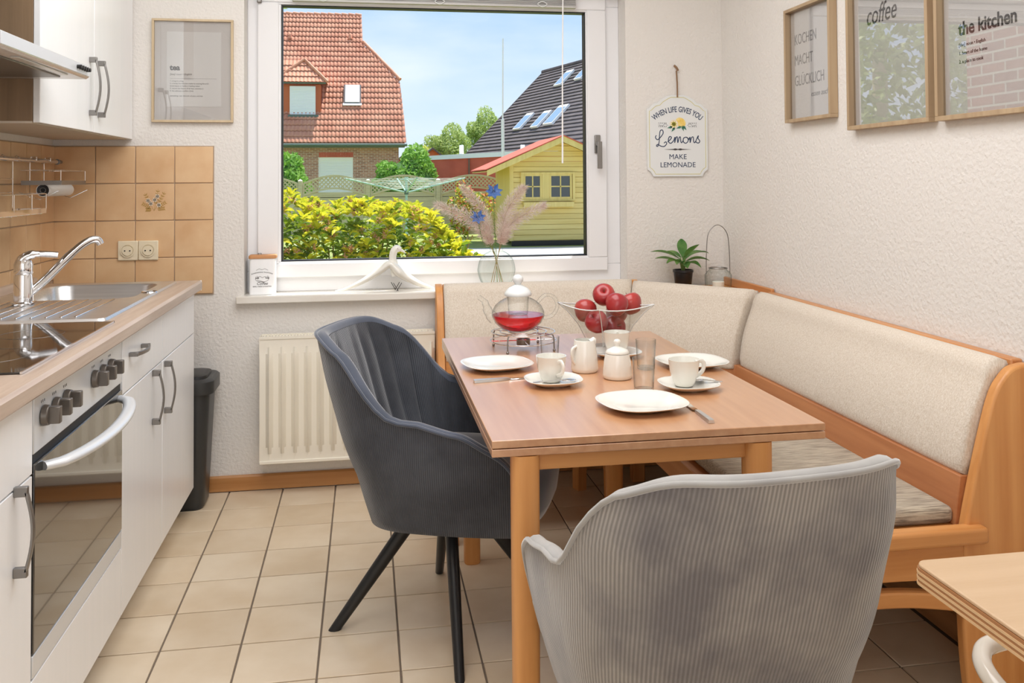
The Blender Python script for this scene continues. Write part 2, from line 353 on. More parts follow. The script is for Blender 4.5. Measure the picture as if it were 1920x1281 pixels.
        if sub:
            md = o.modifiers.new('u', 'SUBSURF'); md.levels = sub; md.render_levels = sub
        return o
def box(name, m, parent, *b, bevel=.002, **k): return MB().box(*b).build(name, m, parent, bevel=bevel, **k)
def clone(src, parent=None, loc=None, rz=None, sc=None):
    o = src.copy(); COL.objects.link(o)
    if parent is not None: o.parent = parent
    if loc is not None: o.location = loc
    if rz is not None: o.rotation_euler = (0, 0, rz)
    if sc is not None: o.scale = (sc, sc, sc)
    ORG[o.name] = Vector(loc) if loc is not None else ORG.get(src.name, Vector((0, 0, 0)))
    return o
def clone_tree(src, loc, rz=0, label=None):
    r = clone(src, loc=loc, rz=rz)
    if label: r['label'] = label
    for ch in [c for c in S.objects if c.parent == src]:
        c = clone(ch, parent=r); c.location = ch.location
        for g in [x for x in S.objects if x.parent == ch]:
            d = clone(g, parent=c); d.location = g.location
    return r
def struct(o): o['kind'] = 'structure'; return o
def arcpts(c, r, a0, a1, n, plane='XZ', k=1.0):
    out = []
    for i in range(n+1):
        a = a0+(a1-a0)*i/n; x, y = r*math.cos(a), r*k*math.sin(a)
        out.append({'XZ': (c[0]+x, c[1], c[2]+y), 'XY': (c[0]+x, c[1]+y, c[2]), 'YZ': (c[0], c[1]+x, c[2]+y)}[plane])
    return out
def smoothpts(P, n=6, closed=False):
    P = [Vector(p) for p in P]; out = []; L = len(P)
    rng = range(L) if closed else range(L-1)
    for i in rng:
        p0 = P[i-1] if (closed or i > 0) else P[0]; p1 = P[i]; p2 = P[(i+1) % L]; p3 = P[(i+2) % L] if (closed or i+2 < L) else P[-1]
        for k in range(n):
            t = k/n; out.append(.5*((2*p1)+(-p0+p2)*t+(2*p0-5*p1+4*p2-p3)*t*t+(-p0+3*p1-3*p2+p3)*t**3))
    if not closed: out.append(P[-1])
    return out
def text(s, size, m, parent, origin, right, upv, align='CENTER', name='lettering', bold=0, shear=0, space=1.0, sx=1.0, depth=.0006, arc=None):
    cu = bpy.data.curves.new('t', 'FONT'); cu.body = s; cu.size = size; cu.align_x = align; cu.offset = bold; cu.shear = shear; cu.space_character = space
    cu.extrude = depth/2; cu.resolution_u = 3
    o = bpy.data.objects.new('t', cu); COL.objects.link(o); bpy.context.view_layer.update()
    dg = bpy.context.evaluated_depsgraph_get(); me = bpy.data.meshes.new_from_object(o.evaluated_get(dg)); 
    bpy.data.objects.remove(o); me.name = name
    R = Vector(right).normalized(); U = Vector(upv).normalized(); F = R.cross(U); O = Vector(origin)-ORG[parent.name]
    for v in me.vertices:
        x, y, z = v.co; x *= sx
        if arc:
            a = x/arc; x, y = (arc+y)*math.sin(a), (arc+y)*math.cos(a)-arc
        v.co = O+R*x+U*y+F*z
    me.materials.clear(); me.materials.append(m)
    ob = bpy.data.objects.new(name, me); COL.objects.link(ob); ob.parent = parent; ORG[ob.name] = ORG[parent.name]
    return ob

# ================================================================ ROOM
XL, XR, ZC = -.66, 2.068, 2.5
fl = struct(MB().box(-.9, 2.3, -5.6, .3, -.12, -.0035).build('floor', M_['grout']))
T = .205; td = None
for i in range(-3, 11):
    for j in range(0, 13):
        x0, y1 = i*T, -j*T
        if x0 < -.35: continue
        x1 = min(x0+T, XR); 
        if x1-x0 < .03: continue
        if td is None:
            mb = MB().box(.0025, T-.0025, -T+.0025, -.0025, -.012, 0)
            td = mb.build('tile', M_['tile'], fl, local=True, bevel=.0012, seg=1); td.location = (x0, y1, 0)
        elif x1 == x0+T: clone(td, fl, (x0, y1, 0))
        else: MB().box(x0+.0025, x1-.001, y1-T+.0025, y1-.0025, -.012, 0).build('tile', M_['tile'], fl, bevel=.0012, seg=1)
mb = MB()
for i in range(-3, 11):
    for j in range(13, 27): mb.box(i*T+.0025, min(i*T+T-.0025, XR), -j*T-T+.0025, -j*T-.0025, -.012, 0)
mb.build('rear_tiles', M_['tile'], fl)['kind'] = 'stuff'
struct(MB().box(-.9, 2.3, -5.6, .35, ZC, ZC+.1).build('ceiling', M_['ceil']))
struct(MB().box(XL-.2, XL, -5.6, .35, -.1, ZC+.05).build('wall_left', M_['wall']))
struct(MB().box(XR, XR+.2, -5.6, .35, -.1, ZC+.05).build('wall_right', M_['wall']))
struct(MB().box(-.9, 2.3, -5.8, -5.6, -.1, ZC+.05).build('wall_front', M_['wall']))
OX0, OX1, OZ0, OZ1 = .052, 1.633, .738, 2.04
wb = MB()
wb.box(XL-.2, OX0, 0, .35, -.3, ZC+.05); wb.box(OX1, XR+.2, 0, .35, -.3, ZC+.05)
wb.box(OX0, OX1, 0, .35, -.3, OZ0); wb.box(OX0, OX1, 0, .35, OZ1, ZC+.05)
struct(wb.build('wall_back', M_['wall']))
# skirting
struct(MB().prism([(-.014, .004), (0, .004), (0, .062), (-.009, .062), (-.014, .056)], 'X', -.4, XR).build('baseboard_back', M_['skirt']))
struct(MB().prism([(XR-.014, .004), (XR, .004), (XR, .075), (XR-.009, .075), (XR-.014, .069)], 'Y', -5.6, -.016).build('baseboard_right', M_['skirty']))
# window: fixed frame, sash, pane
win = thing('window_1', (0, 0, 0), None, None); win['kind'] = 'structure'
def ringm(x0, x1, z0, z1, wl, wr, wb_, wt, y0, y1):
    m = MB(); m.box(x0, x1, y0, y1, z0, z0+wb_); m.box(x0, x1, y0, y1, z1-wt, z1)
    m.box(x0, x0+wl, y0, y1, z0+wb_, z1-wt); m.box(x1-wr, x1, y0, y1, z0+wb_, z1-wt); return m
GX0, GX1, GZ0, GZ1 = .192, 1.478, .895, 1.95
ringm(OX0, OX1, .768, 2.04, .075, .075, .085, .06, .105, .17).build('window_frame', M_['pvc'], win, bevel=.003)
ringm(.094, 1.570, .826, 2.012, .085, .085, .058, .05, .085, .15).build('window_sash', M_['pvc'], win, bevel=.004)
m = ringm(.176, 1.492, .879, 1.966, .012, .012, .012, .012, .092, .14); m.build('glazing_bead', M_['pvc'], win, bevel=.003)
ringm(.187, 1.482, .890, 1.955, .006, .006, .006, .006, .098, .142).build('gasket', M_['gasket'], win)
MB().box(.19, 1.48, .118, .122, .893, 1.952).build('pane', M_['pane'], win)
hd = MB().box(1.514, 1.540, .076, .088, 1.335, 1.415).build('window_handle', M_['satin'], win, bevel=.003)
m = MB(); m.tube([(1.527, .08, 1.375), (1.527, .045, 1.375)], .011, 12); m.bar((1.527, .043, 1.385), (1.527, .043, 1.268), .02, .012, (0, 1, 0)); m.build('lever', M_['satin'], hd, bevel=.002)
MB().box(.093, .112, .07, .085, 1.955, 2.0).build('hinge', M_['satin'], win, bevel=.004)
MB().box(.096, .112, .07, .085, .86, .93).build('hinge', M_['satin'], win, bevel=.004)
# sill
sl = struct(MB().box(.025, OX1+.02, -.035, .125, .738, .768).build('trim_1', M_['sill'], bevel=.004))
struct(MB().box(-.1, 1.8, .17, .42, .80, .835).build('trim_2', M_['steel'], bevel=.003))
# blind stack with cord clips and clear wand
bl = thing('rolled_blind', (.82, .06, 1.99), 'grey slatted blind drawn up along the top of the window', 'blind')
m = MB()
for k in range(6): m.box(.235, 1.43, .052, .078, 1.972+k*.005, 1.9745+k*.005)
m.build('slat_stack', M_['blind'], bl)['kind'] = 'stuff'
box('bottom_rail', M_['blind'], bl, .235, 1.43, .05, .08, 1.962, 1.971)
box('head_rail', M_['blind'], bl, .235, 1.43, .05, .083, 2.003, 2.03)
for x in (.36, .84, 1.28):
    MB().tube(smoothpts([(x-.02, .047, 1.975), (x, .045, 1.963), (x+.02, .047, 1.975), (x, .045, 1.985)], 5, True), .002, 6, closed=True).build('cord_clip', M_['frost'], bl)
MB().tube([(1.37, .046, 2.0), (1.365, .046, 1.62), (1.363, .046, 1.292)], [.003, .003, .004], 8).build('wand', M_['outwhite'], bl)

# ---- wall tiles
def wall_tiles(name, along, fixed, i0, i1, start):
    pass
tiles_x = [-.655, -.503, -.356, -.210, -.064]; tiles_z = [.7805, .926, 1.0715, 1.217, 1.3625]
bt = struct(MB().box(-.657, -.062, -.006, .001, .778, 1.3645).build('trim_3', M_['wgrout']))
deco = None
for i in range(4):
    for j in range(4):
        x0, x1, z0, z1 = tiles_x[i]+.0017, tiles_x[i+1]-.0017, tiles_z[j]+.0017, tiles_z[j+1]-.0017
        t = MB().box(x0, x1, -.0095, -.004, z0, z1).build('tile', M_['wtile'], bt, bevel=.0015, seg=1)
        if (i, j) == (2, 2): deco = t
lt = struct(MB().box(XL-.001, XL+.006, -3.0, -.002, .82, 1.3645).build('trim_4', M_['wgrout']))
for i in range(16):
    for j in range(4):
        y1 = -.010-.145*i
        MB().box(XL+.004, XL+.0095, y1-.145+.0034, y1, max(.85, tiles_z[j]+.0017), tiles_z[j+1]-.0017).build('tile', M_['wtile'], lt, bevel=.0015, seg=1)
# flower decor printed on one tile (sprays of leaves and pale blossoms)
def flat_leaf(mb, c, a, L, Wd, y):
    d = Vector((math.cos(a), 0, math.sin(a))); n = Vector((-d.z, 0, d.x)); c = Vector((c[0], y, c[1]))
    mb.add([c, c+d*L*.35+n*Wd, c+d*L, c+d*L*.35-n*Wd], [(0, 1, 2, 3)])
dm = MB(); fm = MB(); rr = random.Random(3)
cx, cz = -.286, 1.144
for sx, sz, ex, ez in [(0, -.035, .04, .04), (0, -.035, -.035, .035), (0, -.03, .045, 0), (0, -.03, -.045, -.005), (0, -.035, .015, .05), (0, -.03, .04, -.025), (0, -.03, -.03, -.03)]:
    for k in range(5):
        t = .35+.65*k/5; px, pz = cx+sx+(ex-sx)*t, cz+sz+(ez-sz)*t; a = math.atan2(ez-sz, ex-sx)
        for sg in (-1, 1): flat_leaf(dm, (px, pz), a+sg*.9, .011, .0022, -.0101)
    dm.add([(cx+sx-.0006, -.01, cz+sz), (cx+sx+.0006, -.01, cz+sz), (cx+ex+.0006, -.01, cz+ez), (cx+ex-.0006, -.01, cz+ez)], [(0, 1, 2, 3)])
for px, pz in [(-.022, .006), (.012, .022), (.018, -.012), (-.012, -.006), (.002, .008)]:
    for k in range(6): flat_leaf(fm, (cx+px, cz+pz), k*PI/3, .011, .0045, -.0104)
dm.build('leaf_print', M_['gold'], deco, fixn=False); fm.build('blossom_print', M_['petalw'], deco, fixn=False)

# ---- double socket
sk = thing('double_socket', (-.343, -.01, .956), 'cream double power socket on the tiled wall above the sink', 'socket')
for k in range(2):
    x0 = -.418+.0755*k
    p = box('socket_plate', M_['socket'], sk, x0, x0+.074, -.018, -.0096, .918, .994, bevel=.003)
    wl = MB().lathe([(.0, .006), (.019, .006), (.0195, .0), (.0225, .0), (.0225, .004), (.026, .004)], (0, 0, 0), 32).build('well', M_['socket'], p, local=True, smooth=40)
    wl.rotation_euler = (PI/2, 0, 0); wl.location = (-.381+.0755*k+.343, -.0185+.01, 0)
    h = MB()
    for dx in (-.0095, .0095): h.tube([(dx, -.004, 0), (dx, -.0068, 0)], .003, 8)
    ho = h.build('hole', M_['black'], p, local=True); ho.location = wl.location

# ================================================================ KITCHEN LEFT
KX = -.093
def bow_handle(parent, y, z0, z1, x0=KX, out=.032, vertical=True, horiz=None, wd=.011, m='satin'):
    mb = MB()
    if vertical:
        n = 12; pts = []
        for i in range(n+1):
            t = i/n; pts.append((x0+.020+ (out-.020)*math.sin(PI*t)+.0, y, z0+(z1-z0)*t))
        for a, b in zip(pts, pts[1:]): pass
        v = []; f = []
        for i, (x, yy, z) in enumerate(pts):
            th = .0055 if 0 < i < n else .0055
            v += [(x-th/2, yy-wd/2, z), (x+th/2, yy-wd/2, z), (x+th/2, yy+wd/2, z), (x-th/2, yy+wd/2, z)]
        for i in range(n):
            a = i*4; b = a+4
            for k in range(4): f.append((a+k, a+(k+1) % 4, b+(k+1) % 4, b+k))
        f += [(0, 1, 2, 3), (n*4+3, n*4+2, n*4+1, n*4)]
        mb.add(v, f)
        for z in (z0, z1): mb.box(x0, x0+.0235, y-wd/2, y+wd/2, z-.009, z+.009)
    else:
        y0, y1 = horiz; n = 10; v = []; f = []
        for i in range(n+1):
            t = i/n; x = x0+.020+(out-.020)*math.sin(PI*t); yy = y0+(y1-y0)*t
            v += [(x-.003, yy, z0-wd/2), (x+.003, yy, z0-wd/2), (x+.003, yy, z0+wd/2), (x-.003, yy, z0+wd/2)]
        for i in range(n):
            a = i*4; b = a+4
            for k in range(4): f.append((a+k, a+(k+1) % 4, b+(k+1) % 4, b+k))
        f += [(0, 1, 2, 3), (n*4+3, n*4+2, n*4+1, n*4)]
        mb.add(v, f)
        for yy in (y0, y1): mb.box(x0, x0+.0235, yy-.008, yy+.008, z0-wd/2, z0+wd/2)
    return mb.build('handle', M_[m], parent, bevel=.0015)
def base_cabinet(y0, y1, label, drawer_handle, hy, hz, split=True):
    c = thing('base_cabinet', (-.37, (y0+y1)/2, 0), label, 'cabinet', 'white base cabinets under the worktop')
    box('carcass', M_['white'], c, XL+.012, KX-.020, y0+.002, y1-.002, .10, .73 if y1 > -1.2 else .818)
    box('plinth', M_['white'], c, XL+.012, KX-.058, y0+.002, y1-.002, 0.0005, .10)
    d = box('drawer', M_['white'], c, KX-.018, KX, y0+.0015, y1-.0015, .668, .814, bevel=.0015)
    if drawer_handle: bow_handle(d, 0, drawer_handle[2], 0, vertical=False, horiz=drawer_handle[:2])
    d = box('door', M_['white'], c, KX-.018, KX, y0+.0015, y1-.0015, .102, .6645, bevel=.0015)
    bow_handle(d, hy, hz[0], hz[1]); return c
base_cabinet(-.765, -.245, 'white base cabinet under the sink at the window end, blank top panel', None, -.822+.085, (.505, .65))
base_cabinet(-1.236, -.768, 'white base cabinet between the oven and the sink cabinet, one drawer with handle', (-1.165, -1.035, .79-.03), -.90, (.512, .655))
base_cabinet(-2.46, -1.875, 'white base cabinet this side of the oven, cut by the picture edge', None, -1.965, (.52, .664))
# worktop
wt = thing('worktop', (-.36, -1.6, .82), 'grey-beige wood-look worktop running over all base cabinets', 'worktop')
m = MB().prism([(-.18, .8195), (-.074, .8195), (-.067, .826), (-.067, .850), (-.074, .857), (-.18, .857)], 'Y', -3.0, -.232)
m.box(XL+.0105, -.1801, -3.0, -.795, .8195, .857); m.box(XL+.0105, -.1801, -.325, -.232, .8195, .857); m.box(XL+.0105, -.565, -.7951, -.3249, .8195, .857)
m.build('worktop_slab', M_['worktop'], wt)
MB().box(-.64, -.069, -.234, -.2305, .8198, .8568).build('end_strip', M_['outwhite'], wt)
m = MB().prism([(XL+.0105, .8572), (XL+.035, .8572), (XL+.022, .88), (XL+.0105, .882)], 'Y', -3.0, -.232); m.build('upstand', M_['worktop'], wt)
# sink
sn = thing('sink', (-.37, -.75, .857), 'stainless steel sink with ribbed drainer set in the worktop', 'sink')
SX0, SX1, SY0, SY1 = -.600, -.140, -1.215, -.300
BX0, BX1, BY0, BY1 = -.545, -.185, -.775, -.345
zt = .8625
m = MB()
def rrect(x0, x1, y0, y1, r, z, n=5):
    out = []
    for cx_, cy_, a in ((x1-r, y1-r, 0), (x0+r, y1-r, PI/2), (x0+r, y0+r, PI), (x1-r, y0+r, 1.5*PI)):
        for i in range(n+1): out.append((cx_+r*math.cos(a+PI/2*i/n), cy_+r*math.sin(a+PI/2*i/n), z))
    return out
def ringstrip(mb, loops, cap=True):
    b = len(mb.v); n = len(loops[0])
    for L in loops: mb.v += [tuple(p) for p in L]
    for i in range(len(loops)-1):
        for k in range(n): mb.f.append((b+i*n+k, b+i*n+(k+1) % n, b+(i+1)*n+(k+1) % n, b+(i+1)*n+k))
    if cap: mb.f.append(tuple(b+(len(loops)-1)*n+k for k in range(n)))
fl_out = rrect(SX0, SX1, SY0, SY1, .02, .8575); fl_o2 = rrect(SX0+.004, SX1-.004, SY0+.004, SY1-.004, .018, zt+.002); fl_o3 = rrect(SX0+.014, SX1-.014, SY0+.014, SY1-.014, .014, zt)
bas = [rrect(BX0, BX1, BY0, BY1, .07, zt), rrect(BX0+.006, BX1-.006, BY0+.006, BY1-.006, .066, zt-.006), rrect(BX0+.015, BX1-.015, BY0+.015, BY1-.015, .06, zt-.08), rrect(BX0+.03, BX1-.03, BY0+.03, BY1-.03, .05, zt-.105)]
ringstrip(m, [fl_out, fl_o2, fl_o3], cap=False)
n_ = len(fl_o3); b = len(m.v); m.v += bas[0]; o3 = b-n_
for k in range(n_): m.f.append((o3+k, o3+(k+1) % n_, b+(k+1) % n_, b+k))
m.build('sink_top', M_['steel'], sn, smooth=35)
m = MB(); ringstrip(m, bas); m.build('basin', M_['steel'], sn, smooth=50)
m = MB()
for k in range(9):
    x = SX0+.075+k*.037
    m.box(x-.0035, x+.0035, SY0+.05, BY0-.02-.0*k, zt, zt+.0035)
m.build('drainer_ribs', M_['chrome'], sn, bevel=.002)
MB().lathe([(.0, .0), (.02, 0), (.024, .003), (.026, .0)], (-.165, -.62, zt), 20).build('tap_hole_cover', M_['chrome'], sn, smooth=40)
# mixer tap
tp = thing('mixer_tap', (-.462, -.865, .8625), 'chrome single-lever mixer tap behind the sink drainer', 'tap')
tx, ty = -.462, -.865
MB().lathe([(.0, 0), (.030, 0), (.030, .006), (.026, .01), (.0255, .085), (.024, .09), (.0255, .094), (.026, .118), (.022, .13), (.0, .133)], (tx, ty, zt+.0005), 28).build('tap_body', M_['chrome'], tp, smooth=35)
MB().tube(smoothpts([(tx+.015, ty+.01, zt+.035), (tx+.05, ty+.03, zt+.07), (tx+.115, ty+.075, zt+.148), (tx+.15, ty+.098, zt+.178), (tx+.172, ty+.112, zt+.182), (tx+.180, ty+.118, zt+.168)], 5), [.013]*10+[.0115]*16, 12).build('spout', M_['chrome'], tp, smooth=60)
MB().tube(smoothpts([(tx-.012, ty-.005, zt+.112), (tx+.0, ty, zt+.138), (tx+.03, ty+.012, zt+.148), (tx+.085, ty+.03, zt+.143)], 5), [.014]*5+[.013]*5+[.009]*6, 10, flat=1).build('lever', M_['chrome'], tp, smooth=60)
# hob
hb = thing('hob', (-.36, -1.56, .857), 'black ceramic hob set flush in the worktop nearest the camera', 'hob')
box('hob_glass', M_['hob'], hb, -.603, -.115, -1.878, -1.247, .8575, .8615, bevel=.001)
m = MB(); m.box(-.115, -.111, -1.880, -1.243, .8575, .8622); m.box(-.605, -.111, -1.247, -1.243, .8575, .8622); m.build('edge_trim', M_['chrome'], hb)
for cx_, cy_, r_ in ((-.25, -1.42, .07), (-.47, -1.42, .09), (-.25, -1.70, .09), (-.47, -1.70, .07)):
    MB().tube(arcpts((cx_, cy_, .8616), r_, 0, 2*PI, 40, 'XY')[:-1], .0004, 4, closed=True).build('heating_ring', M_['knob'], hb)
# oven
ov = thing('oven', (-.37, -1.555, .1), 'built-in oven with silver control panel and dark glass door', 'oven')
OY0, OY1 = -1.872, -1.239
box('oven_body', M_['black'], ov, XL+.02, KX-.012, OY0, OY1, .105, .816)
cp = MB().prism([(KX-.012, .702), (KX, .702), (KX, .814), (KX-.012, .814)], 'Y', OY0+.003, OY1-.003).build('control_panel', M_['silver'], ov, bevel=.002)
for k, yy in enumerate((-1.822, -1.757, -1.690, -1.492, -1.425, -1.358)):
    m = MB(); zz = .765
    m.tube([(KX+.001, yy, zz), (KX+.014, yy, zz)], [.021, .019], 20)
    m.box(KX+.010, KX+.034, yy-.0075, yy+.0075, zz-.0165, zz+.0165)
    m.build('knob', M_['knob'], ov, bevel=.002)
    for q in (-1, 0, 1): MB().box(KX+.0002, KX+.0006, yy+.009*q-.0008, yy+.009*q+.0008, zz+.026, zz+.031).build('dial_mark', M_['ink'], cp)
box('door_top_gap', M_['darkgap'], ov, KX-.012, KX-.004, OY0+.002, OY1-.002, .682, .702, bevel=0)
dr = box('oven_door', M_['ovenglass'], ov, KX-.010, KX+.002, OY0+.003, OY1-.003, .326, .684, bevel=.002)
# big bowed handle
pts = []; n = 22
HY0, HY1 = OY0+.045, OY1-.035
for i in range(n+1):
    t = i/n; yy = HY0+(HY1-HY0)*t; pts.append((KX+.004+.062*(math.sin(PI*t))**.45, yy, .668-.004*math.sin(PI*t)))
MB().tube(pts, [.0155 if 0 < i < n else .014 for i in range(n+1)], 14, flat=.62).build('handle', M_['silver'], dr, smooth=60)
box('bottom_strip', M_['silver'], ov, KX-.010, KX+.001, OY0+.003, OY1-.003, .280, .322, bevel=.002)
box('drawer_front', M_['white'], ov, KX-.018, KX, OY0, OY1, .102, .276, bevel=.0015)
box('plinth', M_['white'], ov, XL+.02, KX-.058, OY0, OY1, 0.0005, .10)

# wall cabinets
def wall_cabinet(y0, y1, label, hy):
    c = thing('wall_cabinet', (-.52, (y0+y1)/2, 1.394), label, 'cabinet', 'white wall cabinets')
    m = MB().box(XL+.003, -.388, y0, y1, 1.394, 2.16); m.build('carcass', M_['cabedge'], c, bevel=.001)
    box('bottom_board', M_['cabunder'], c, XL+.003, -.389, y0+.001, y1-.001, 1.388, 1.394, bevel=0)
    d = box('door', M_['white'], c, -.387, -.369, y0+.0015, y1-.0015, 1.390, 2.16, bevel=.0015)
    bow_handle(d, hy, 1.452, 1.628, x0=-.369, out=.034, wd=.012)
    return c
wall_cabinet(-.508, -.004, 'white wall cabinet next to the window wall, handle at its left', -.462)
wall_cabinet(-1.020, -.511, 'white wall cabinet beside the extractor hood, handle at its right', -.56)
nb = thing('hood_cabinet', (-.52, -1.3, 1.75), 'brown wood-look cabinet above the extractor hood', 'cabinet')
box('carcass', M_['cabedge'], nb, XL+.003, -.43, -1.62, -1.023, 1.80, 2.16)
hd = thing('extractor_hood', (-.45, -1.35, 1.49), 'slanted stainless steel extractor hood with push buttons', 'extractor hood')
m = MB().prism([(XL+.003, 1.490), (-.225, 1.490), (-.225, 1.528), (-.30, 1.545), (XL+.003, 1.60)], 'Y', -1.66, -1.023)
# replaced below by the real section
m = MB().prism([(XL+.003, 1.512), (-.245, 1.512), (-.237, 1.518), (-.237, 1.548), (-.247, 1.552), (XL+.003, 1.70)], 'Y', -1.66, -1.026)
m.build('hood_body', M_['steel'], hd, bevel=.001)
box('front_panel', M_['silver'], hd, -.2375, -.2355, -1.655, -1.031, 1.519, 1.547, bevel=.0005)  # pale sheet paints the window's bright reflection onto the steel front
box('filter_grille', M_['knob'], hd, -.60, -.29, -1.55, -1.10, 1.508, 1.5125)
box('lamp_cover', M_['frost'], hd, -.275, -.255, -1.50, -1.15, 1.509, 1.5125)
for k in range(5): MB().tube([(-.2355, -1.06-.020*k, 1.534), (-.2235, -1.06-.020*k, 1.534)], .0055, 10).build('push_button', M_['black'], hd)

# ---- rail with racks and foil roll on the tiled side wall
rl = thing('hanging_rail', (-.61, -.6, 1.305), 'chrome rail screwed to the tiled side wall', 'rail')
MB().tube([(-.612, -.11, 1.300), (-.612, -2.4, 1.300)], .008, 12).build('rod', M_['chrome'], rl, smooth=60)
for y in (-.15, -.62, -1.6):
    MB().tube([(XL+.0095, y, 1.300), (-.612, y, 1.300)], .007, 10).build('bracket', M_['satin'], rl, smooth=60)
MB().tube([(-.612, -.105, 1.300), (-.612, -.06, 1.300)], [.011, .006], 12).build('end_cap', M_['satin'], rl, smooth=60)
W_ = .0016
r1 = thing('foil_holder', (-.59, -.4, 1.19), 'wire rack hooked on the rail, holding the white foil roll', 'rack')
m = MB()
for y in (-.20, -.34): m.tube([(-.604, y, 1.300), (-.604, y, 1.312), (-.622, y, 1.312), (-.626, y, 1.29), (-.626, y, 1.17)], W_, 6)
for z in (1.265, 1.225): m.tube([(-.626, -.15, z), (-.626, -.42, z)], W_, 6)
m.tube([(-.626, -.15, 1.265), (-.50, -.15, 1.265), (-.50, -.42, 1.265), (-.626, -.42, 1.265)], W_, 6)
for y in (-.15, -.42): m.tube([(-.50, y, 1.265), (-.50, y, 1.225)], W_, 6)
m.tube([(-.626, -.12, 1.19), (-.56, -.12, 1.165), (-.50, -.12, 1.195)], W_, 6); m.tube([(-.626, -.44, 1.19), (-.56, -.44, 1.165), (-.50, -.44, 1.195)], W_, 6)
m.build('wires', M_['chrome'], r1)
m = MB(); m.box(-.626, -.498, -.152, -.148, 1.214, 1.229); m.box(-.626, -.498, -.422, -.418, 1.214, 1.229); m.box(-.5, -.497, -.42, -.15, 1.214, 1.229); m.build('band', M_['satin'], r1)
fr = thing('foil_roll', (-.56, -.28, 1.195), 'white roll of kitchen foil with dark core on the wire rack', 'roll')
MB().lathe([(.0085, 0), (.022, 0), (.022, .26), (.0085, .26)], (0, 0, 0), 24).build('paper', M_['paper'], fr, local=True, smooth=50)
MB().lathe([(.009, .0), (.0195, -.0008), (.0195, .0)], (0, 0, 0), 24).build('core', M_['black'], fr, local=True)
fr.rotation_euler = (-PI/2, 0, 0); fr.location = (-.56, -.41, 1.196)
r2 = thing('spice_rack', (-.59, -.8, 1.14), 'chrome wire spice rack hooked on the rail, left of the foil roll', 'rack')
m = MB()
for y in (-.50, -.62, -.74, -.86, -.98): m.tube([(-.602, y, 1.304), (-.612, y, 1.313), (-.624, y, 1.304), (-.624, y, 1.115)], W_, 6)
for z in (1.235, 1.19): m.tube([(-.624, -.50, z), (-.624, -1.0, z)], W_, 6)
m.tube([(-.624, -.47, 1.185), (-.53, -.47, 1.185), (-.53, -1.02, 1.185), (-.624, -1.02, 1.185)], W_*1.2, 6)
for y in (-.47, -.60, -.75, -.90): m.tube([(-.53, y, 1.185), (-.53, y, 1.13)], W_, 6)
for y in (-.62, -.80): m.tube([(-.624, y, 1.115), (-.585, y, 1.112), (-.575, y, 1.12)], W_, 6)
m.build('wires', M_['chrome'], r2)
m = MB(); m.box(-.532, -.529, -1.02, -.47, 1.120, 1.136); m.box(-.624, -.53, -.472, -.469, 1.120, 1.136); m.build('band', M_['chrome'], r2)
m = MB()
for k in range(9): m.lathe([(.0, 0), (.018, 0), (.018, .003), (.0185, .016), (.0, .016)], (-.552, -.49-.055*k, 1.118), 14)
m.build('cup_ring', M_['chrome'], r2, smooth=50)

# ---- bin
bn = thing('waste_bin', (-.17, -.12, 0), 'black plastic waste bin between the sink cabinet and the window wall', 'bin')
def loopbox(loops, name, m, parent, smooth=50):
    mb = MB(); ringstrip(mb, loops); mb.f.append(tuple(range(len(loops[0])))[::-1]); return mb.build(name, m, parent, smooth=smooth)
BXa, BXb, BYa, BYb = -.31, -.045, -.222, -.03
loopbox([rrect(BXa+.03, BXb-.03, BYa+.025, BYb-.02, .03, 0.0), rrect(BXa+.025, BXb-.022, BYa+.02, BYb-.015, .035, .012), rrect(BXa, BXb, BYa, BYb, .04, .445)], 'bin_body', M_['bin'], bn)
loopbox([rrect(BXa-.012, BXb+.014, BYa-.01, BYb+.01, .045, .432), rrect(BXa-.014, BXb+.016, BYa-.012, BYb+.012, .047, .437), rrect(BXa-.014, BXb+.016, BYa-.012, BYb+.012, .047, .478), rrect(BXa-.004, BXb+.006, BYa-.002, BYb+.004, .04, .486)], 'bin_rim', M_['bin'], bn)
loopbox([rrect(BXa+.008, BXb-.012, BYa+.012, BYb-.012, .035, .4865), rrect(BXa+.01, BXb-.014, BYa+.014, BYb-.014, .035, .496), rrect(BXa+.022, BXb-.026, BYa+.024, BYb-.024, .03, .499)], 'bin_lid', M_['black'], bn)

# ---- radiator
rd = thing('radiator', (.47, -.06, .11), 'cream panel radiator with vertical flutes under the window sill', 'radiator')
RX0, RX1, RZ0, RZ1, RY = .125, .802, .135, .612, -.098
m = MB()
pitch_ = .0482; nfl = 14; prof = []
def rady(x, z):
    u = ((x-RX0-.012) % pitch_)/pitch_
    tz = (z-RZ0)/(RZ1-RZ0)
    k = min(1, max(0, (tz-.05)/.12)) * min(1, max(0, (.93-tz)/.10))
    wv = max(0, 1-abs(u-.5)/(.04+.27*k))
    return RY-.027*k*wv
xs = sorted(set([RX0, RX1]+[RX0+.012+pitch_*(i+d) for i in range(nfl+1) for d in (.2, .35, .46, .5, .54, .65, .8) if RX0 < RX0+.012+pitch_*(i+d) < RX1]))
zs = [RZ0, RZ0+.02, RZ0+.03, RZ0+.055, RZ0+.08, RZ0+.15, RZ0+.3, RZ1-.085, RZ1-.06, RZ1-.035, RZ1-.025, RZ1-.012, RZ1]
m.grid(lambda u, v: (xs[round(u*(len(xs)-1))], rady(xs[round(u*(len(xs)-1))], zs[round(v*(len(zs)-1))]), zs[round(v*(len(zs)-1))]), len(xs)-1, len(zs)-1)
m.build('front_panel', M_['rad'], rd, smooth=22)
box('back_panel', M_['rad'], rd, RX0, RX1, -.045, -.03, RZ0, RZ1)
box('side_panel', M_['rad'], rd, RX0-.003, RX0, -.099, -.03, RZ0, RZ1+.004, bevel=.001)
box('bottom_edge', M_['rad'], rd, RX0-.002, RX1, -.104, -.096, RZ0-.008, RZ0+.004)
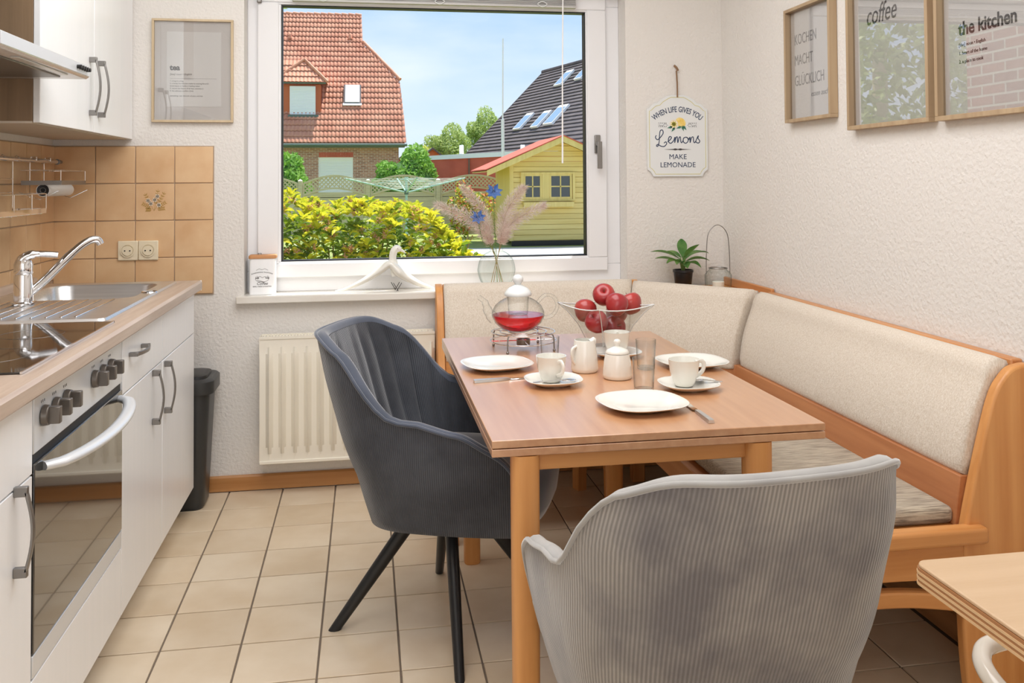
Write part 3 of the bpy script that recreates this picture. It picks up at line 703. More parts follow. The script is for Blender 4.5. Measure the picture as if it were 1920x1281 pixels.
m = MB(); m.box(RX0, RX1, -.101, -.094, RZ1-.004, RZ1+.006); m.box(RX0, RX1, -.036, -.03, RZ1-.004, RZ1+.006)
for k in range(56): m.box(RX0+.004+k*.012, RX0+.008+k*.012, -.095, -.035, RZ1-.004, RZ1+.004)
m.build('top_grille', M_['rad'], rd)
for x in (.25, .7): box('wall_bracket', M_['rad'], rd, x-.015, x+.015, -.032, 0, .45, .5)

# ================================================================ CORNER BENCH
be = thing('corner_bench', (1.9, -.15, 0), 'L-shaped wooden corner bench with beige back cushions and striped seats', 'bench')
K = math.tan(math.radians(22.5))
def backseg(P0, P1, nrm, prof, name, m, e0, e1, dref, bevel=.02, seg=4, cut0=None):
    """closed profile [(d,z)] swept from P0 to P1; d is measured from the reference line towards the room"""
    P0 = Vector((*P0, 0)); P1 = Vector((*P1, 0)); n = Vector((*nrm, 0)).normalized(); t = (P1-P0).normalized()
    L0, L1 = [], []
    for d, z in prof:
        L0.append(P0+n*d+t*(e0*(d-dref))+Vector((0, 0, z))); L1.append(P1+n*d-t*(e1*(d-dref))+Vector((0, 0, z)))
    k = len(prof); mb = MB()
    NS = max(2, int((P1-P0).length/.12)); rows = [[L0[i].lerp(L1[i], j/NS) for i in range(k)] for j in range(NS+1)]
    for r in rows: mb.v += [tuple(p) for p in r]
    for j in range(NS):
        for i in range(k): mb.f.append((j*k+i, j*k+(i+1) % k, (j+1)*k+(i+1) % k, (j+1)*k+i))
    mb.f += [tuple(range(k))[::-1], tuple(NS*k+i for i in range(k))]
    return mb.build(name, m, be, bevel=bevel, seg=seg)
def cprof(df, dm, dt, db, z0, z1):
    """rounded cushion section: front bottom df, front middle dm, crown dt, back db"""
    pts = [(db, z0+.01), (df-.02, z0), (df-.004, z0+.01), (df, z0+.035)]
    pts += [((df*(1-t)+dm*t)+.012*math.sin(PI*t), z0+.035+(z1-.055-z0-.035)*t) for t in (.25, .5, .75)]
    pts += [(dm, z1-.055), (dm-.006, z1-.028), (dt+.012, z1-.008), (dt-.012, z1), (db+.012, z1-.006), (db, z1-.03)]
    return pts
pb = cprof(.195, .135, .098, .058, .50, .808)
c_ = backseg((.838, 0), (1.622, 0), (0, -1), pb, 'back_cushion', M_['fabric'], 0, K, .098, bevel=0)
dA = Vector((1.622, -.098)); dB = Vector((1.975, -.50)); td_ = (dB-dA).normalized(); dn = Vector((-abs(td_.y), -abs(td_.x)))
dn = Vector((td_.y, -td_.x)) if td_.y < 0 else dn
ref0 = dA-dn*.098; ref1 = dB-dn*.098
backseg(tuple(ref0+td_*.004), tuple(ref1-td_*.004), tuple(dn), cprof(.195, .135, .098, .05, .50, .802), 'back_cushion', M_['fabric'], K, K, .098, bevel=0)
pr = cprof(.172, .108, .075, .03, .515, .795)
backseg((XR, -.508), (XR, -1.812), (-1, 0), pr, 'back_cushion', M_['fabric'], K, 0, .075, bevel=0)
for o in [o for o in S.objects if o.name.startswith('back_cushion')]:
    o.data.polygons.foreach_set('use_smooth', [True]*len(o.data.polygons))
    bm = bmesh.new(); bm.from_mesh(o.data); lay = bm.edges.layers.float.get('crease_edge') or bm.edges.layers.float.new('crease_edge')
    for e_ in bm.edges:
        if any(len(f.verts) > 4 for f in e_.link_faces): e_[lay] = .75
    bm.to_mesh(o.data); bm.free(); o.data.update()
    md = o.modifiers.new('u', 'SUBSURF'); md.levels = md.render_levels = 2
box('top_rail', M_['beechx'], be, .838, 1.66, -.058, -.038, .60, .798, bevel=.003)
box('top_rail', M_['beechy'], be, XR-.034, XR-.003, -1.812, -.50, .60, .789, bevel=.004)
m = MB().prism([(1.655, -.036), (2.064, -.036), (2.064, -.50), (2.02, -.50), (1.655, -.09)], 'Z', .748, .766); m.build('corner_shelf', M_['beechx'], be, bevel=.003)
m = MB().box(2.05, 2.064, -.50, -.036, .766, .80); m.build('shelf_edge', M_['beechy'], be, bevel=.003)
# boards under the cushions
backseg((.838, 0), (1.66, 0), (0, -1), [(.16, .41), (.185, .41), (.185, .525), (.16, .525)], 'back_board', M_['beechx'], 0, K, .1, bevel=.003)
backseg(tuple(ref0), tuple(ref1), tuple(dn), [(.155, .41), (.18, .41), (.18, .525), (.155, .525)], 'back_board', M_['alder'], K, K, .1, bevel=.003)
backseg((XR, -.49), (XR, -1.814), (-1, 0), [(.166, .41), (.190, .41), (.175, .525), (.15, .525)], 'back_board', M_['alder'], K, 0, .1, bevel=.003)
# seat structure and striped cushions
m = MB().prism([(.838, -.17), (1.9, -.17), (1.9, -1.80), (1.445, -1.80), (1.445, -.70), (1.38, -.63), (.838, -.63)], 'Z', .395, .410); m.build('seat_board', M_['beechx'], be)
box('front_rail', M_['beechx'], be, .838, 1.375, -.655, -.63, .335, .412, bevel=.004)
m = MB().bar((1.37, -.642, .3735), (1.43, -.705, .3735), .025, .077); m.build('front_rail', M_['beechx'], be, bevel=.003)
box('front_rail', M_['beechy'], be, 1.420, 1.445, -1.825, -.70, .335, .412, bevel=.004)
def pad(poly, z0, z1, m, name='seat_cushion'):
    return MB().prism(poly, 'Z', z0, z1).build(name, m, be, bevel=.016, seg=4)
pad([(.842, -.19), (1.40, -.19), (1.40, -.62), (.842, -.62)], .411, .452, M_['stripe2'])
pad([(1.404, -.19), (1.64, -.19), (1.885, -.47), (1.885, -.80), (1.45, -.80), (1.404, -.65)], .411, .450, M_['stripe2'])
pad([(1.45, -.804), (1.885, -.804), (1.885, -1.806), (1.45, -1.806)], .411, .452, M_['stripe'])
# near end: upright, seat end board, bowed stretcher
def spl(P, n=5): return [(p.x, p.y) for p in smoothpts([(a, b, 0) for a, b in P], n)]
edge = spl([(1.893, 0), (1.881, .08), (1.874, .2), (1.874, .34), (1.884, .42), (1.912, .54), (1.945, .66), (1.966, .72), (1.987, .752), (2.012, .775), (2.045, .783)], 4)
ep = edge+[(2.062, .783), (2.062, .36), (2.052, .30), (2.038, .18), (2.034, 0)]
m = MB().prism(ep, 'Y', -1.846, -1.815); m.build('end_panel', M_['beechz'], be, bevel=.007, seg=3)
box('seat_end_rail', M_['beechx'], be, 1.405, 1.926, -1.872, -1.83, .386, .424, bevel=.009, seg=3)
lo = spl([(1.43, .300), (1.55, .308), (1.66, .309), (1.78, .305), (1.876, .29)], 4)
MB().prism([(1.43, .388)]+[(1.43, .300)]+lo[1:]+[(1.876, .388)], 'Y', -1.846, -1.824).build('end_board', M_['beechx'], be, bevel=.002)
up_ = spl([(1.43, .262), (1.54, .281), (1.65, .287), (1.76, .281), (1.876, .262)], 4); dn_ = spl([(1.876, .228), (1.76, .246), (1.65, .252), (1.54, .246), (1.43, .228)], 4)
MB().prism(up_+dn_, 'Y', -1.85, -1.818).build('stretcher', M_['beechx'], be, bevel=.004)
MB().prism([(1.405, 0), (1.455, 0), (1.455, .388), (1.405, .388)], 'Y', -1.855, -1.81).build('leg', M_['beechz'], be, bevel=.008, seg=3)
# far left end by the radiator
le = spl([(-.70, 0.0), (-.695, .2), (-.68, .34), (-.64, .41), (-.30, .43), (-.21, .47), (-.17, .60), (-.14, .70), (-.115, .755), (-.08, .79), (-.045, .80)], 4)
m = MB().prism([(-.042, .80), (-.042, .30), (-.05, 0.0), (-.11, 0), (-.12, .25), (-.30, .32), (-.60, .30), (-.645, .22), (-.655, 0)]+le, 'X', .808, .836)
m.build('end_panel', M_['beechz'], be, bevel=.005)
# arched support under the corner and a post beside it
a0, a1 = Vector((1.372, -.20, 0)), Vector((1.452, -.48, 0)); dd = (a1-a0); nn_ = Vector((dd.y, -dd.x, 0)).normalized()*.036
poly = [(0, 0), (.16, 0)]+[(.5-.34*math.cos(PI*t), .33*math.sin(PI*t)**.8) for t in [i/10 for i in range(1, 10)]]+[(.84, 0), (1, 0), (1, .395), (0, .395)]
mb = MB(); n = len(poly)
for off in (0, 1):
    for s_, z in poly: p = a0+dd*s_-nn_*off*-1; mb.v.append((p.x, p.y, z))
mb.f = [tuple(range(n))[::-1], tuple(range(n, 2*n))]+[(i, (i+1) % n, (i+1) % n+n, i+n) for i in range(n)]
mb.build('arched_support', M_['beechz'], be)
box('leg', M_['beechz'], be, 1.59, 1.64, -.20, -.15, 0, .395, bevel=.004)
box('stretcher', M_['beechy'], be, 1.60, 1.63, -1.80, -.20, .345, .395, bevel=.003)

# ================================================================ DINING TABLE
TZ = .708
tb = thing('dining_table', (1.12, -1.37, 0), 'wooden dining table with two-layer top, set with white crockery', 'table')
TX0, TX1, TY0, TY1 = .774, 1.477, -1.966, -.787
box('table_top', M_['ttop'], tb, TX0, TX1, TY0, TY1, TZ-.0155, TZ, bevel=.0015)
box('extension_leaf', M_['ttop'], tb, TX0, TX1, TY0, TY1, TZ-.0325, TZ-.0172, bevel=.0015)
box('apron', M_['beechx'], tb, .868, 1.315, -1.945, -1.925, .640, TZ-.0327)
box('apron', M_['beechx'], tb, .875, 1.315, -.845, -.825, .640, TZ-.0327)
box('apron', M_['beechy'], tb, .84, .858, -1.925, -.845, .640, TZ-.0327)
box('apron', M_['beechy'], tb, 1.327, 1.345, -1.925, -.845, .640, TZ-.0327)
for lx, ly in ((.844, -1.938), (1.336, -1.938), (.864, -.83), (1.336, -.83)):
    MB().lathe([(.0, 0), (.024, 0), (.026, .004), (.0285, TZ-.034), (.0, TZ-.033)], (lx, ly, 0), 24, sq=3.2).build('leg', M_['beechz'], tb, smooth=50)

# ================================================================ TUB CHAIRS
def tub_chair(name, label, loc, rz, cordm, velm):
    ch = thing(name, loc, label, 'chair', rz=rz)
    zb = .315
    def sm(t): t = min(1, max(0, t)); return t*t*(3-2*t)
    def H(u):
        a = abs(u)
        h = .802-.045*sm((a-.10)/.26)**2
        h -= .150*sm((a-.32)/.18)
        h -= .030*sm((a-.44)/.30)
        h -= .045*sm((a-.70)/.2)
        q = max(0, (a-.84)/.16); h -= .15*(1-math.sqrt(max(0, 1-q*q)))
        return h
    def P(u, z, inset=0.0):
        a = min(1, abs(u)); sg = 1 if u >= 0 else -1
        s = .80+.20*math.sin(min(1, max(0, (z-zb)/.26))*PI/2)
        AX, BY, CY = .268-inset, .235-inset, .262
        if a < .52:
            th = a/.52*PI/2; x = AX*math.sin(th)**.64; y = -BY*math.cos(th)**.62; bk = math.cos(th)**.7
        else:
            v = (a-.52)/.48; x = AX*(1-.13*v**2.2); y = CY*v; bk = 0
            bk = 0
        x *= s; y *= (s if y < 0 else .86+.14*s)
        nar = 1+.03*sm((z-.56)/.14)-.075*sm((z-.68)/.13); x *= nar
        y -= .31*max(0, z-.44)*bk
        return Vector((sg*x, y, z))
    def shell(nu, nv, inset, z0f, flute=0):
        mb = MB(); uv = []; arc = [0]
        for i in range(1, nu+1):
            u0, u1 = -1+2*(i-1)/nu, -1+2*i/nu; arc.append(arc[-1]+(P(u1, .55)-P(u0, .55)).length)
        for j in range(nv+1):
            for i in range(nu+1):
                u = -1+2*i/nu; h = H(u)-(.006 if inset else 0); t = j/nv; z0 = z0f(u); z = z0+(h-z0)*t
                ins = inset
                if flute:
                    fl_ = abs(math.sin(PI*arc[i]/flute)); ins = inset+.011*(.8-fl_**.45)*-1*min(1, (1-t)*8)*min(1, 6*(1-abs(u)))
                p = P(u, z, ins); mb.v.append(tuple(p)); uv.append((arc[i], z))
        for j in range(nv):
            for i in range(nu): a = j*(nu+1)+i; mb.f.append((a, a+1, a+nu+2, a+nu+1))
        return mb, uv
    def finish(mb, uv, nm, m, **k):
        o = mb.build(nm, m, ch, local=True, smooth=70, fixn=False, **k); me = o.data
        lay = me.uv_layers.new(name='UVMap')
        for l in me.loops: lay.data[l.index].uv = uv[l.vertex_index] if l.vertex_index < len(uv) else (0, 0)
        return o
    TH = .031
    mb, uv = shell(96, 22, 0, lambda u: zb)
    # close the underside
    nb_ = len(mb.v)
    ring0 = [Vector(mb.v[i]) for i in range(97)]; cen = Vector((0, .05, zb-.004))
    for f_ in (.96, .85, .6, .3):
        for i, p in enumerate(ring0):
            q = cen.lerp(p, f_); q.z = zb-.016*(1-f_)**.5*1.0; mb.v.append(tuple(q)); uv.append((uv[i][0], .3*f_))
    for r in range(4):
        for i in range(96):
            a = (0 if r == 0 else nb_+(r-1)*97)+i; b_ = nb_+r*97+i; mb.f.append((a, b_, b_+1, a+1))
    finish(mb, uv, 'outer_shell', cordm)
    mb, uv = shell(220, 20, TH, lambda u: .42, flute=.056)
    finish(mb, uv, 'fluted_lining', cordm)
    # rim band between the shells, rounded over the top edge and down the arm fronts
    nu = 96; mb = MB(); uv = []
    prf = [(0, 0), (.10, .006), (.35, .010), (.65, .010), (.9, .004), (1, -.006)]
    for i in range(nu+1):
        u = -1+2*i/nu
        for f_, dz in prf:
            p = P(u, H(u)-(.006 if f_ == 1 else 0)*0, TH*f_); p.z += dz; mb.v.append(tuple(p)); uv.append((i*.01, f_*.02))
    k = len(prf)
    for i in range(nu):
        for q in range(k-1): mb.f.append((i*k+q, (i+1)*k+q, (i+1)*k+q+1, i*k+q+1))
    for sgn, i in ((-1, 0), (1, nu)):          # arm fronts
        u = sgn*1.0; rows = 8; b_ = len(mb.v)
        for r in range(rows+1):
            z = H(u)+(zb-H(u))*r/rows
            for f_, dz in prf:
                p = P(u, z, TH*f_); p.y += .008*math.sin(PI*f_); mb.v.append(tuple(p)); uv.append((f_*.03, z))
        for r in range(rows):
            for q in range(k-1): mb.f.append((b_+r*k+q, b_+r*k+q+1, b_+(r+1)*k+q+1, b_+(r+1)*k+q))
    finish(mb, uv, 'rim', velm)
    pts = [P(-1, z, -.001) for z in (.34, .37, .40)]+[P(-1+2*i/80, H(-1+2*i/80), -.0015)+Vector((0, 0, .004)) for i in range(81)]+[P(1, z, -.001) for z in (.40, .37, .34)]
    MB().tube(pts, .0046, 8).build('piping', velm, ch, local=True, smooth=60)
    # seat cushion
    def el(s_, z, y0=.055):
        out = []
        for i in range(48):
            a = 2*PI*i/48; q = 1/((abs(math.cos(a))**3.2+abs(math.sin(a))**3.2)**(1/3.2))
            out.append((.225*s_*q*math.cos(a), y0+.25*s_*q*math.sin(a)+.0, z))
        return out
    mb = MB(); ringstrip(mb, [el(.82, .322), el(.92, .33), el(.97, .36), el(1.0, .41), el(1.0, .437), el(.975, .452), el(.90, .462), el(.6, .468), el(.25, .469)])
    mb.f.append(tuple(range(48))[::-1])
    mb.build('seat', velm, ch, local=True, smooth=60)
    # swivel plate and four raked flat legs
    MB().lathe([(0, .285), (.07, .285), (.075, .30), (.0, .302)], (0, .02, 0), 20).build('swivel_plate', M_['black'], ch, local=True, smooth=40)
    return ch
def chair_legs(ch, ang, cx_=0, cy_=.0, r=.31):
    for k in range(4):
        a = ang+k*PI/2; d = Vector((math.cos(a), math.sin(a), 0)); nml = Vector((-d.y, d.x, 0)); c = Vector((cx_, cy_, 0))
        t0 = c+d*.09+Vector((0, 0, .298)); t1 = c+d*r
        mb = MB(); v = []
        for p, w2, th in ((t0, .018, .026), (t0.lerp(t1, .5), .0155, .022), (t1, .0125, .017)):
            for i in range(10):
                q = 2*PI*i/10; v.append(p+nml*w2*math.cos(q)+d*th*math.sin(q))
        mb.v = [tuple(p) for p in v]
        for j in range(2):
            for i in range(10): mb.f.append((j*10+i, j*10+(i+1) % 10, (j+1)*10+(i+1) % 10, (j+1)*10+i))
        mb.f += [tuple(range(10))[::-1], tuple(range(20, 30))]
        mb.build('leg', M_['black'], ch, local=True, smooth=50)
rz1 = math.radians(-112)
c1 = tub_chair('tub_chair', 'dark slate-grey fluted tub armchair on black splayed legs, left of the table', (.755, -1.197, 0), rz1, M_['cordd'], M_['velvd'])
chair_legs(c1, -rz1)
rz2 = math.radians(6)
c2 = tub_chair('tub_chair', 'light grey corduroy tub armchair seen from behind at the near table end', (1.09, -2.215, 0), rz2, M_['cordl'], M_['velvl'])
chair_legs(c2, -rz2+math.radians(40))

# ================================================================ ON THE TABLE
def sq_loops(c, prof, sq=2.8, seg=48, rz=0):
    return MB().lathe(prof, c, seg, sq)
def plate(x, y, r, label, name='dinner_plate', z=TZ+.0004, cat='plate', group='white dinner plates', rz=0):
    prof = [(0, .004), (.58, .0042), (.64, .0065), (.9, .0135), (.985, .0165), (1.0, .016), (.985, .0145), (.88, .0105), (.62, .0025), (.56, 0), (.5, .0016), (0, .0016)]
    mb = MB().lathe([(a*r, b) for a, b in prof], (0, 0, 0), 48, 2.7)
    o = mb.build(name, M_['porc'], None, smooth=50, loc=(0, 0, 0)); o.location = (x, y, z); o.rotation_euler = (0, 0, rz)
    ORG[o.name] = Vector((0, 0, 0)); return tag(o, label, cat, group)
plate(.883, -1.283, .095, 'white dinner plate nearest the dark chair, left of the teapot warmer', rz=.2)
plate(1.141, -1.768, .098, 'white dinner plate at the near end of the table, in front of the front glass', rz=.15)
plate(1.428-.016, -1.357, .094, 'white dinner plate at the right edge of the table, behind the right-hand cup', rz=.1)
SG = 'coffee saucers'
def saucer(x, y, label): return plate(x, y, .072, label, 'saucer', cat='saucer', group=SG)
saucer(.993, -1.507, 'white saucer at the left carrying the coffee cup nearest the dark chair')
saucer(1.307, -1.617, 'white saucer at the right below the cup with its handle to the right')
saucer(1.245, -1.19, 'white saucer behind the sugar bowl, in front of the apple bowl')
def cup(x, y, ang, label):
    c = thing('coffee_cup', (x, y, TZ+.0062), label, 'cup', 'white coffee cups', rz=ang)
    MB().lathe([(0, .003), (.018, .003), (.021, 0), (.023, .001), (.028, .012), (.0345, .034), (.0378, .062), (.0385, .064), (.0365, .064), (.033, .036), (.026, .014), (.02, .007), (0, .006)], (0, 0, 0), 36).build('cup_body', M_['porc'], c, local=True, smooth=50)
    MB().tube(smoothpts([(.034, 0, .053), (.050, 0, .056), (.059, 0, .046), (.053, 0, .029), (.032, 0, .019)], 5), .0038, 10, flat=1.5).build('handle', M_['porc'], c, local=True, smooth=60)
    return c
cup(.990, -1.497, -1.25, 'white coffee cup with its handle towards the camera, near the dark chair')
cup(1.300, -1.605, .25, 'white coffee cup with its handle to the right, on the right saucer')
cup(1.248, -1.185, 1.2, 'white coffee cup half hidden behind the sugar bowl')
cr = thing('milk_jug', (1.107, -1.372, TZ), 'white porcelain milk jug without handle, left of the sugar bowl', 'jug')
MB().lathe([(0, .001), (.033, .001), (.0355, .004), (.0365, .012), (.0335, .045), (.029, .074), (.027, .084), (.0255, .0845), (.0275, .07), (.033, .02), (.030, .006), (0, .006)], (1.107, -1.372, TZ), 36).build('jug_body', M_['porc'], cr, smooth=50)
MB().tube(smoothpts([(1.082, -1.385, TZ+.07), (1.068, -1.392, TZ+.062), (1.070, -1.390, TZ+.035), (1.079, -1.386, TZ+.022)], 4), .004, 8).build('handle', M_['porc'], cr, smooth=60)
MB().tube([(1.130, -1.362, TZ+.074), (1.138, -1.359, TZ+.085)], [.012, .006], 10).build('spout', M_['porc'], cr, smooth=60)
sb = thing('sugar_bowl', (1.170, -1.468, TZ), 'white porcelain sugar bowl with domed knobbed lid', 'bowl')
MB().lathe([(0, .001), (.035, .001), (.0375, .004), (.038, .012), (.0345, .045), (.031, .063), (.029, .064), (.031, .05), (.034, .02), (0, .006)], (1.170, -1.468, TZ), 36).build('bowl_body', M_['porc'], sb, smooth=50)
MB().lathe([(.0305, .0645), (.031, .067), (.026, .074), (.014, .079), (.0065, .082), (.006, .086), (.009, .090), (.0095, .095), (.006, .0995), (0, .1005)], (1.170, -1.468, TZ), 36).build('lid', M_['porc'], sb, smooth=50)
def tumbler(x, y, label, r=.0275, h=.080):
    o = MB().lathe([(0, .001), (r*.82, .001), (r*.86, .004), (r, h), (r*.955, h), (r*.84, .012), (r*.78, .008), (0, .0085)], (0, 0, 0), 32).build('drinking_glass', M_['glass'], None, smooth=50, loc=(0, 0, 0))
    o.location = (x, y, TZ+.0003); return tag(o, label, 'glass', 'small water glasses')
tumbler(1.192, -1.622, 'small empty water glass in front, between the sugar bowl and right saucer')
tumbler(1.275, -1.378, 'small empty water glass at the back right, beyond the sugar bowl')
tumbler(1.040, -1.235, 'small empty water glass behind the left-hand coffee cup', h=.072)
def cutlery(name, pts, kind, label, cat):
    a, b = Vector(pts[0]), Vector(pts[1]); L = (b-a).length; d = (b-a).normalized(); n = Vector((-d.y, d.x, 0)).normalized()
    c = thing(name, tuple(a), label, cat)
    mb = MB()
    def strip(mb, prof):
        base = len(mb.v)
        for t, w_, th, dz in prof:
            p = a+d*L*t+Vector((0, 0, dz))
            for sx, sz in ((-1, 0), (1, 0), (.8, 1), (-.8, 1)): mb.v.append(tuple(p+n*w_*sx+Vector((0, 0, th*sz))))
        for i in range(len(prof)-1):
            q = base+i*4
            for k in range(4): mb.f.append((q+k, q+(k+1) % 4, q+4+(k+1) % 4, q+4+k))
        mb.f.append((base+3, base+2, base+1, base)); q = base+(len(prof)-1)*4; mb.f.append((q, q+1, q+2, q+3)); return mb
    if kind == 'knife':
        strip(mb, [(0, .0068, .0065, 0), (.02, .0072, .0075, 0), (.45, .0062, .006, .0), (.5, .004, .004, .001)]).build('handle', M_['steel'], c, smooth=30)
        strip(MB(), [(.5, .0042, .003, .0015), (.54, .0075, .0016, .001), (.85, .0078, .0014, .001), (.97, .004, .001, .001), (1, .0012, .001, .001)]).build('blade', M_['chrome'], c, smooth=30)
    else:
        strip(mb, [(0, .0042, .0016, 0), (.1, .0045, .0018, .0), (.55, .0018, .002, .003), (.68, .002, .002, .003)]).build('handle', M_['chrome'], c, smooth=40)
        bw = MB().grid(lambda u, v: a+d*L*(.66+.34*v)+n*(.0125*math.sin(PI*min(1, v*.96+.02))**.6*(2*u-1))+Vector((0, 0, .0035-.0035*(1-(2*u-1)**2)*math.sin(PI*v))), 8, 10)
        bw.build('spoon_bowl', M_['chrome'], c, smooth=60, solid=.0008)
    return c
cutlery('table_knife', ((.800, -1.452, TZ+.0005), (.985, -1.415, TZ+.0005)), 'knife', 'steel table knife beside the left plate, handle towards the dark chair', 'knife')
cutlery('table_knife', ((1.243, -1.925, TZ+.0005), (1.250, -1.735, TZ+.0005)), 'knife', 'steel table knife right of the near plate', 'knife')
cutlery('teaspoon', ((.935, -1.540, TZ+.0135), (1.046, -1.530, TZ+.012)), 'spoon', 'teaspoon lying on the left saucer in front of the cup', 'spoon')
cutlery('teaspoon', ((1.385, -1.64, TZ+.018), (1.335, -1.578, TZ+.009)), 'spoon', 'teaspoon on the right saucer, handle sticking out to the right', 'spoon')
cutlery('teaspoon', ((1.168, -1.235, TZ+.017), (1.262, -1.235, TZ+.010)), 'spoon', 'teaspoon on the saucer behind the sugar bowl', 'spoon')
# warmer, tealight, teapot
wx, wy = 1.002, -1.02
wr = thing('teapot_warmer', (wx, wy, TZ), 'chromed wire teapot warmer on three ring tiers with ball feet', 'warmer')
m = MB()
for r_ in (.096, .07, .045): m.tube(arcpts((wx, wy, TZ+.052), r_, 0, 2*PI, 40, 'XY')[:-1], .0021, 6, closed=True)
for k in range(4):
    a = PI/4+k*PI/2+.15; m.tube([(wx+.096*math.cos(a), wy+.096*math.sin(a), TZ+.050), (wx+.04*math.cos(a), wy+.04*math.sin(a), TZ+.050)], .0018, 6)
m.build('top_ring', M_['chrome'], wr, smooth=60)
m = MB(); m.tube(arcpts((wx, wy, TZ+.026), .100, 0, 2*PI, 40, 'XY')[:-1], .0018, 6, closed=True)
m.tube([(wx-.1, wy, TZ+.026), (wx+.1, wy, TZ+.026)], .0016, 6); m.tube([(wx, wy-.1, TZ+.026), (wx, wy+.1, TZ+.026)], .0016, 6)
m.build('lower_ring', M_['chrome'], wr, smooth=60)
for k in range(4):
    a = PI/4+k*PI/2+.15; m = MB()
    m.tube([(wx+.098*math.cos(a), wy+.098*math.sin(a), TZ+.050), (wx+.102*math.cos(a), wy+.102*math.sin(a), TZ+.040), (wx+.103*math.cos(a), wy+.103*math.sin(a), TZ+.008)], .0022, 6)
    m.lathe([(0, 0), (.003, .0006), (.0048, .004), (.003, .0085), (0, .009)], (wx+.103*math.cos(a), wy+.103*math.sin(a), TZ), 10); m.build('leg', M_['satin'], wr, smooth=60)
tl = thing('tealight', (wx, wy, TZ+.012), 'tealight in its metal cup inside the teapot warmer', 'candle')
MB().lathe([(0, .012), (.0195, .012), (.0205, .014), (.021, .030), (.0195, .030), (.019, .024), (0, .024)], (wx, wy, TZ+.0), 24).build('metal_cup', M_['satin'], tl, smooth=40)
MB().lathe([(0, .0225), (.0185, .0225), (.0185, .025), (0, .0252)], (wx, wy, TZ), 20).build('wax', M_['wax'], tl)
tx, ty, tz0 = .985, -1.03, TZ+.0555
tp = thing('teapot', (tx, ty, tz0), 'round clear glass teapot with red tea and a frosted glass lid', 'teapot')
def body(k): return [(0, .0), (.03*k, .0005), (.050*k, .008), (.070*k, .026), (.080*k, .047), (.079*k, .060), (.070*k, .078), (.055*k, .091), (.040*k, .099), (.033*k, .102), (.032*k, .107)]
MB().lathe(body(1), (tx, ty, tz0), 40).build('glass_body', M_['glass'], tp, smooth=70)
MB().lathe([(0, .0025), (.029, .003), (.048, .010), (.067, .027), (.0765, .045), (.0772, .050), (.0, .0505)], (tx, ty, tz0), 40).build('tea', M_['tea'], tp, smooth=40)
MB().tube(smoothpts([(tx-.072, ty-.008, tz0+.038), (tx-.092, ty-.010, tz0+.062), (tx-.103, ty-.011, tz0+.092), (tx-.122, ty-.013, tz0+.108)], 6), [.017]*5+[.0135]*4+[.010]*4+[.0075]*6, 14, cap=False).build('spout', M_['glass'], tp, smooth=70)
MB().tube(smoothpts([(tx+.060, ty+.006, tz0+.083), (tx+.085, ty+.009, tz0+.105), (tx+.113, ty+.012, tz0+.098), (tx+.124, ty+.013, tz0+.070), (tx+.108, ty+.011, tz0+.043), (tx+.080, ty+.008, tz0+.036)], 6), .0055, 10).build('handle', M_['glass'], tp, smooth=70)
MB().lathe([(.032, .102), (.031, .075), (.029, .052), (0, .050)], (tx, ty, tz0), 28).build('infuser', M_['glass'], tp, smooth=70)
MB().lathe([(.0, .107), (.040, .107), (.042, .112), (.038, .120), (.028, .131), (.014, .138), (.009, .141), (.010, .144), (.0155, .151), (.0165, .158), (.013, .166), (.006, .170), (0, .171)], (tx, ty, tz0), 32).build('lid', M_['frost'], tp, smooth=60)
# glass bowl
bx_, by_ = 1.247, -1.068
bw = thing('glass_fruit_bowl', (bx_, by_, TZ), 'square flared clear glass bowl full of red apples', 'bowl')
def sqloop(h, z, rz, lift=0, n=6, bow=0):
    out = []
    for k in range(4):
        a0_ = rz+k*PI/2; a1_ = rz+(k+1)*PI/2
        p0 = Vector((math.cos(a0_), math.sin(a0_), 0))*h; p1 = Vector((math.cos(a1_), math.sin(a1_), 0))*h
        for i in range(n):
            t = i/n; p = p0.lerp(p1, t)*(1-bow*math.sin(PI*t)); out.append((bx_+p.x, by_+p.y, z+lift*(abs(2*t-1)**2)))
    return out
RZ = math.radians(-112)
outer = [(.050, 0), (.056, .004), (.064, .03), (.085, .068), (.118, .103), (.149, .125)]
mb = MB(); loops = [sqloop(h, TZ+.0004+z, RZ, lift=.010*(z/.125)**2, bow=.06) for h, z in outer]+[sqloop(h-.007, TZ+.0004+z, RZ, lift=.010*(z/.125)**2, bow=.06) for h, z in reversed(outer[1:])]+[sqloop(.044, TZ+.012, RZ, bow=.06)]
ringstrip(mb, loops); mb.f.append(tuple(range(24))[::-1]); mb.build('bowl_glass', M_['glass'], bw, smooth=35)
mb = MB(); mb.tube(sqloop(.146, TZ+.1262, RZ, lift=.010, bow=.06), .0019, 8, closed=True); mb.build('rim_highlight', M_['frost'], bw, smooth=50)  # opaque white tube paints the highlight along the glass rim
for k in range(4):
    a = RZ+k*PI/2; MB().tube([(bx_+h*.985*math.cos(a), by_+h*.985*math.sin(a), TZ+.001+z+.010*(z/.125)**2) for h, z in outer[1:]], .0013, 6).build('corner_highlight', M_['frost'], bw, smooth=60)  # white tubes paint highlights down the corners of the glass
ap0 = None
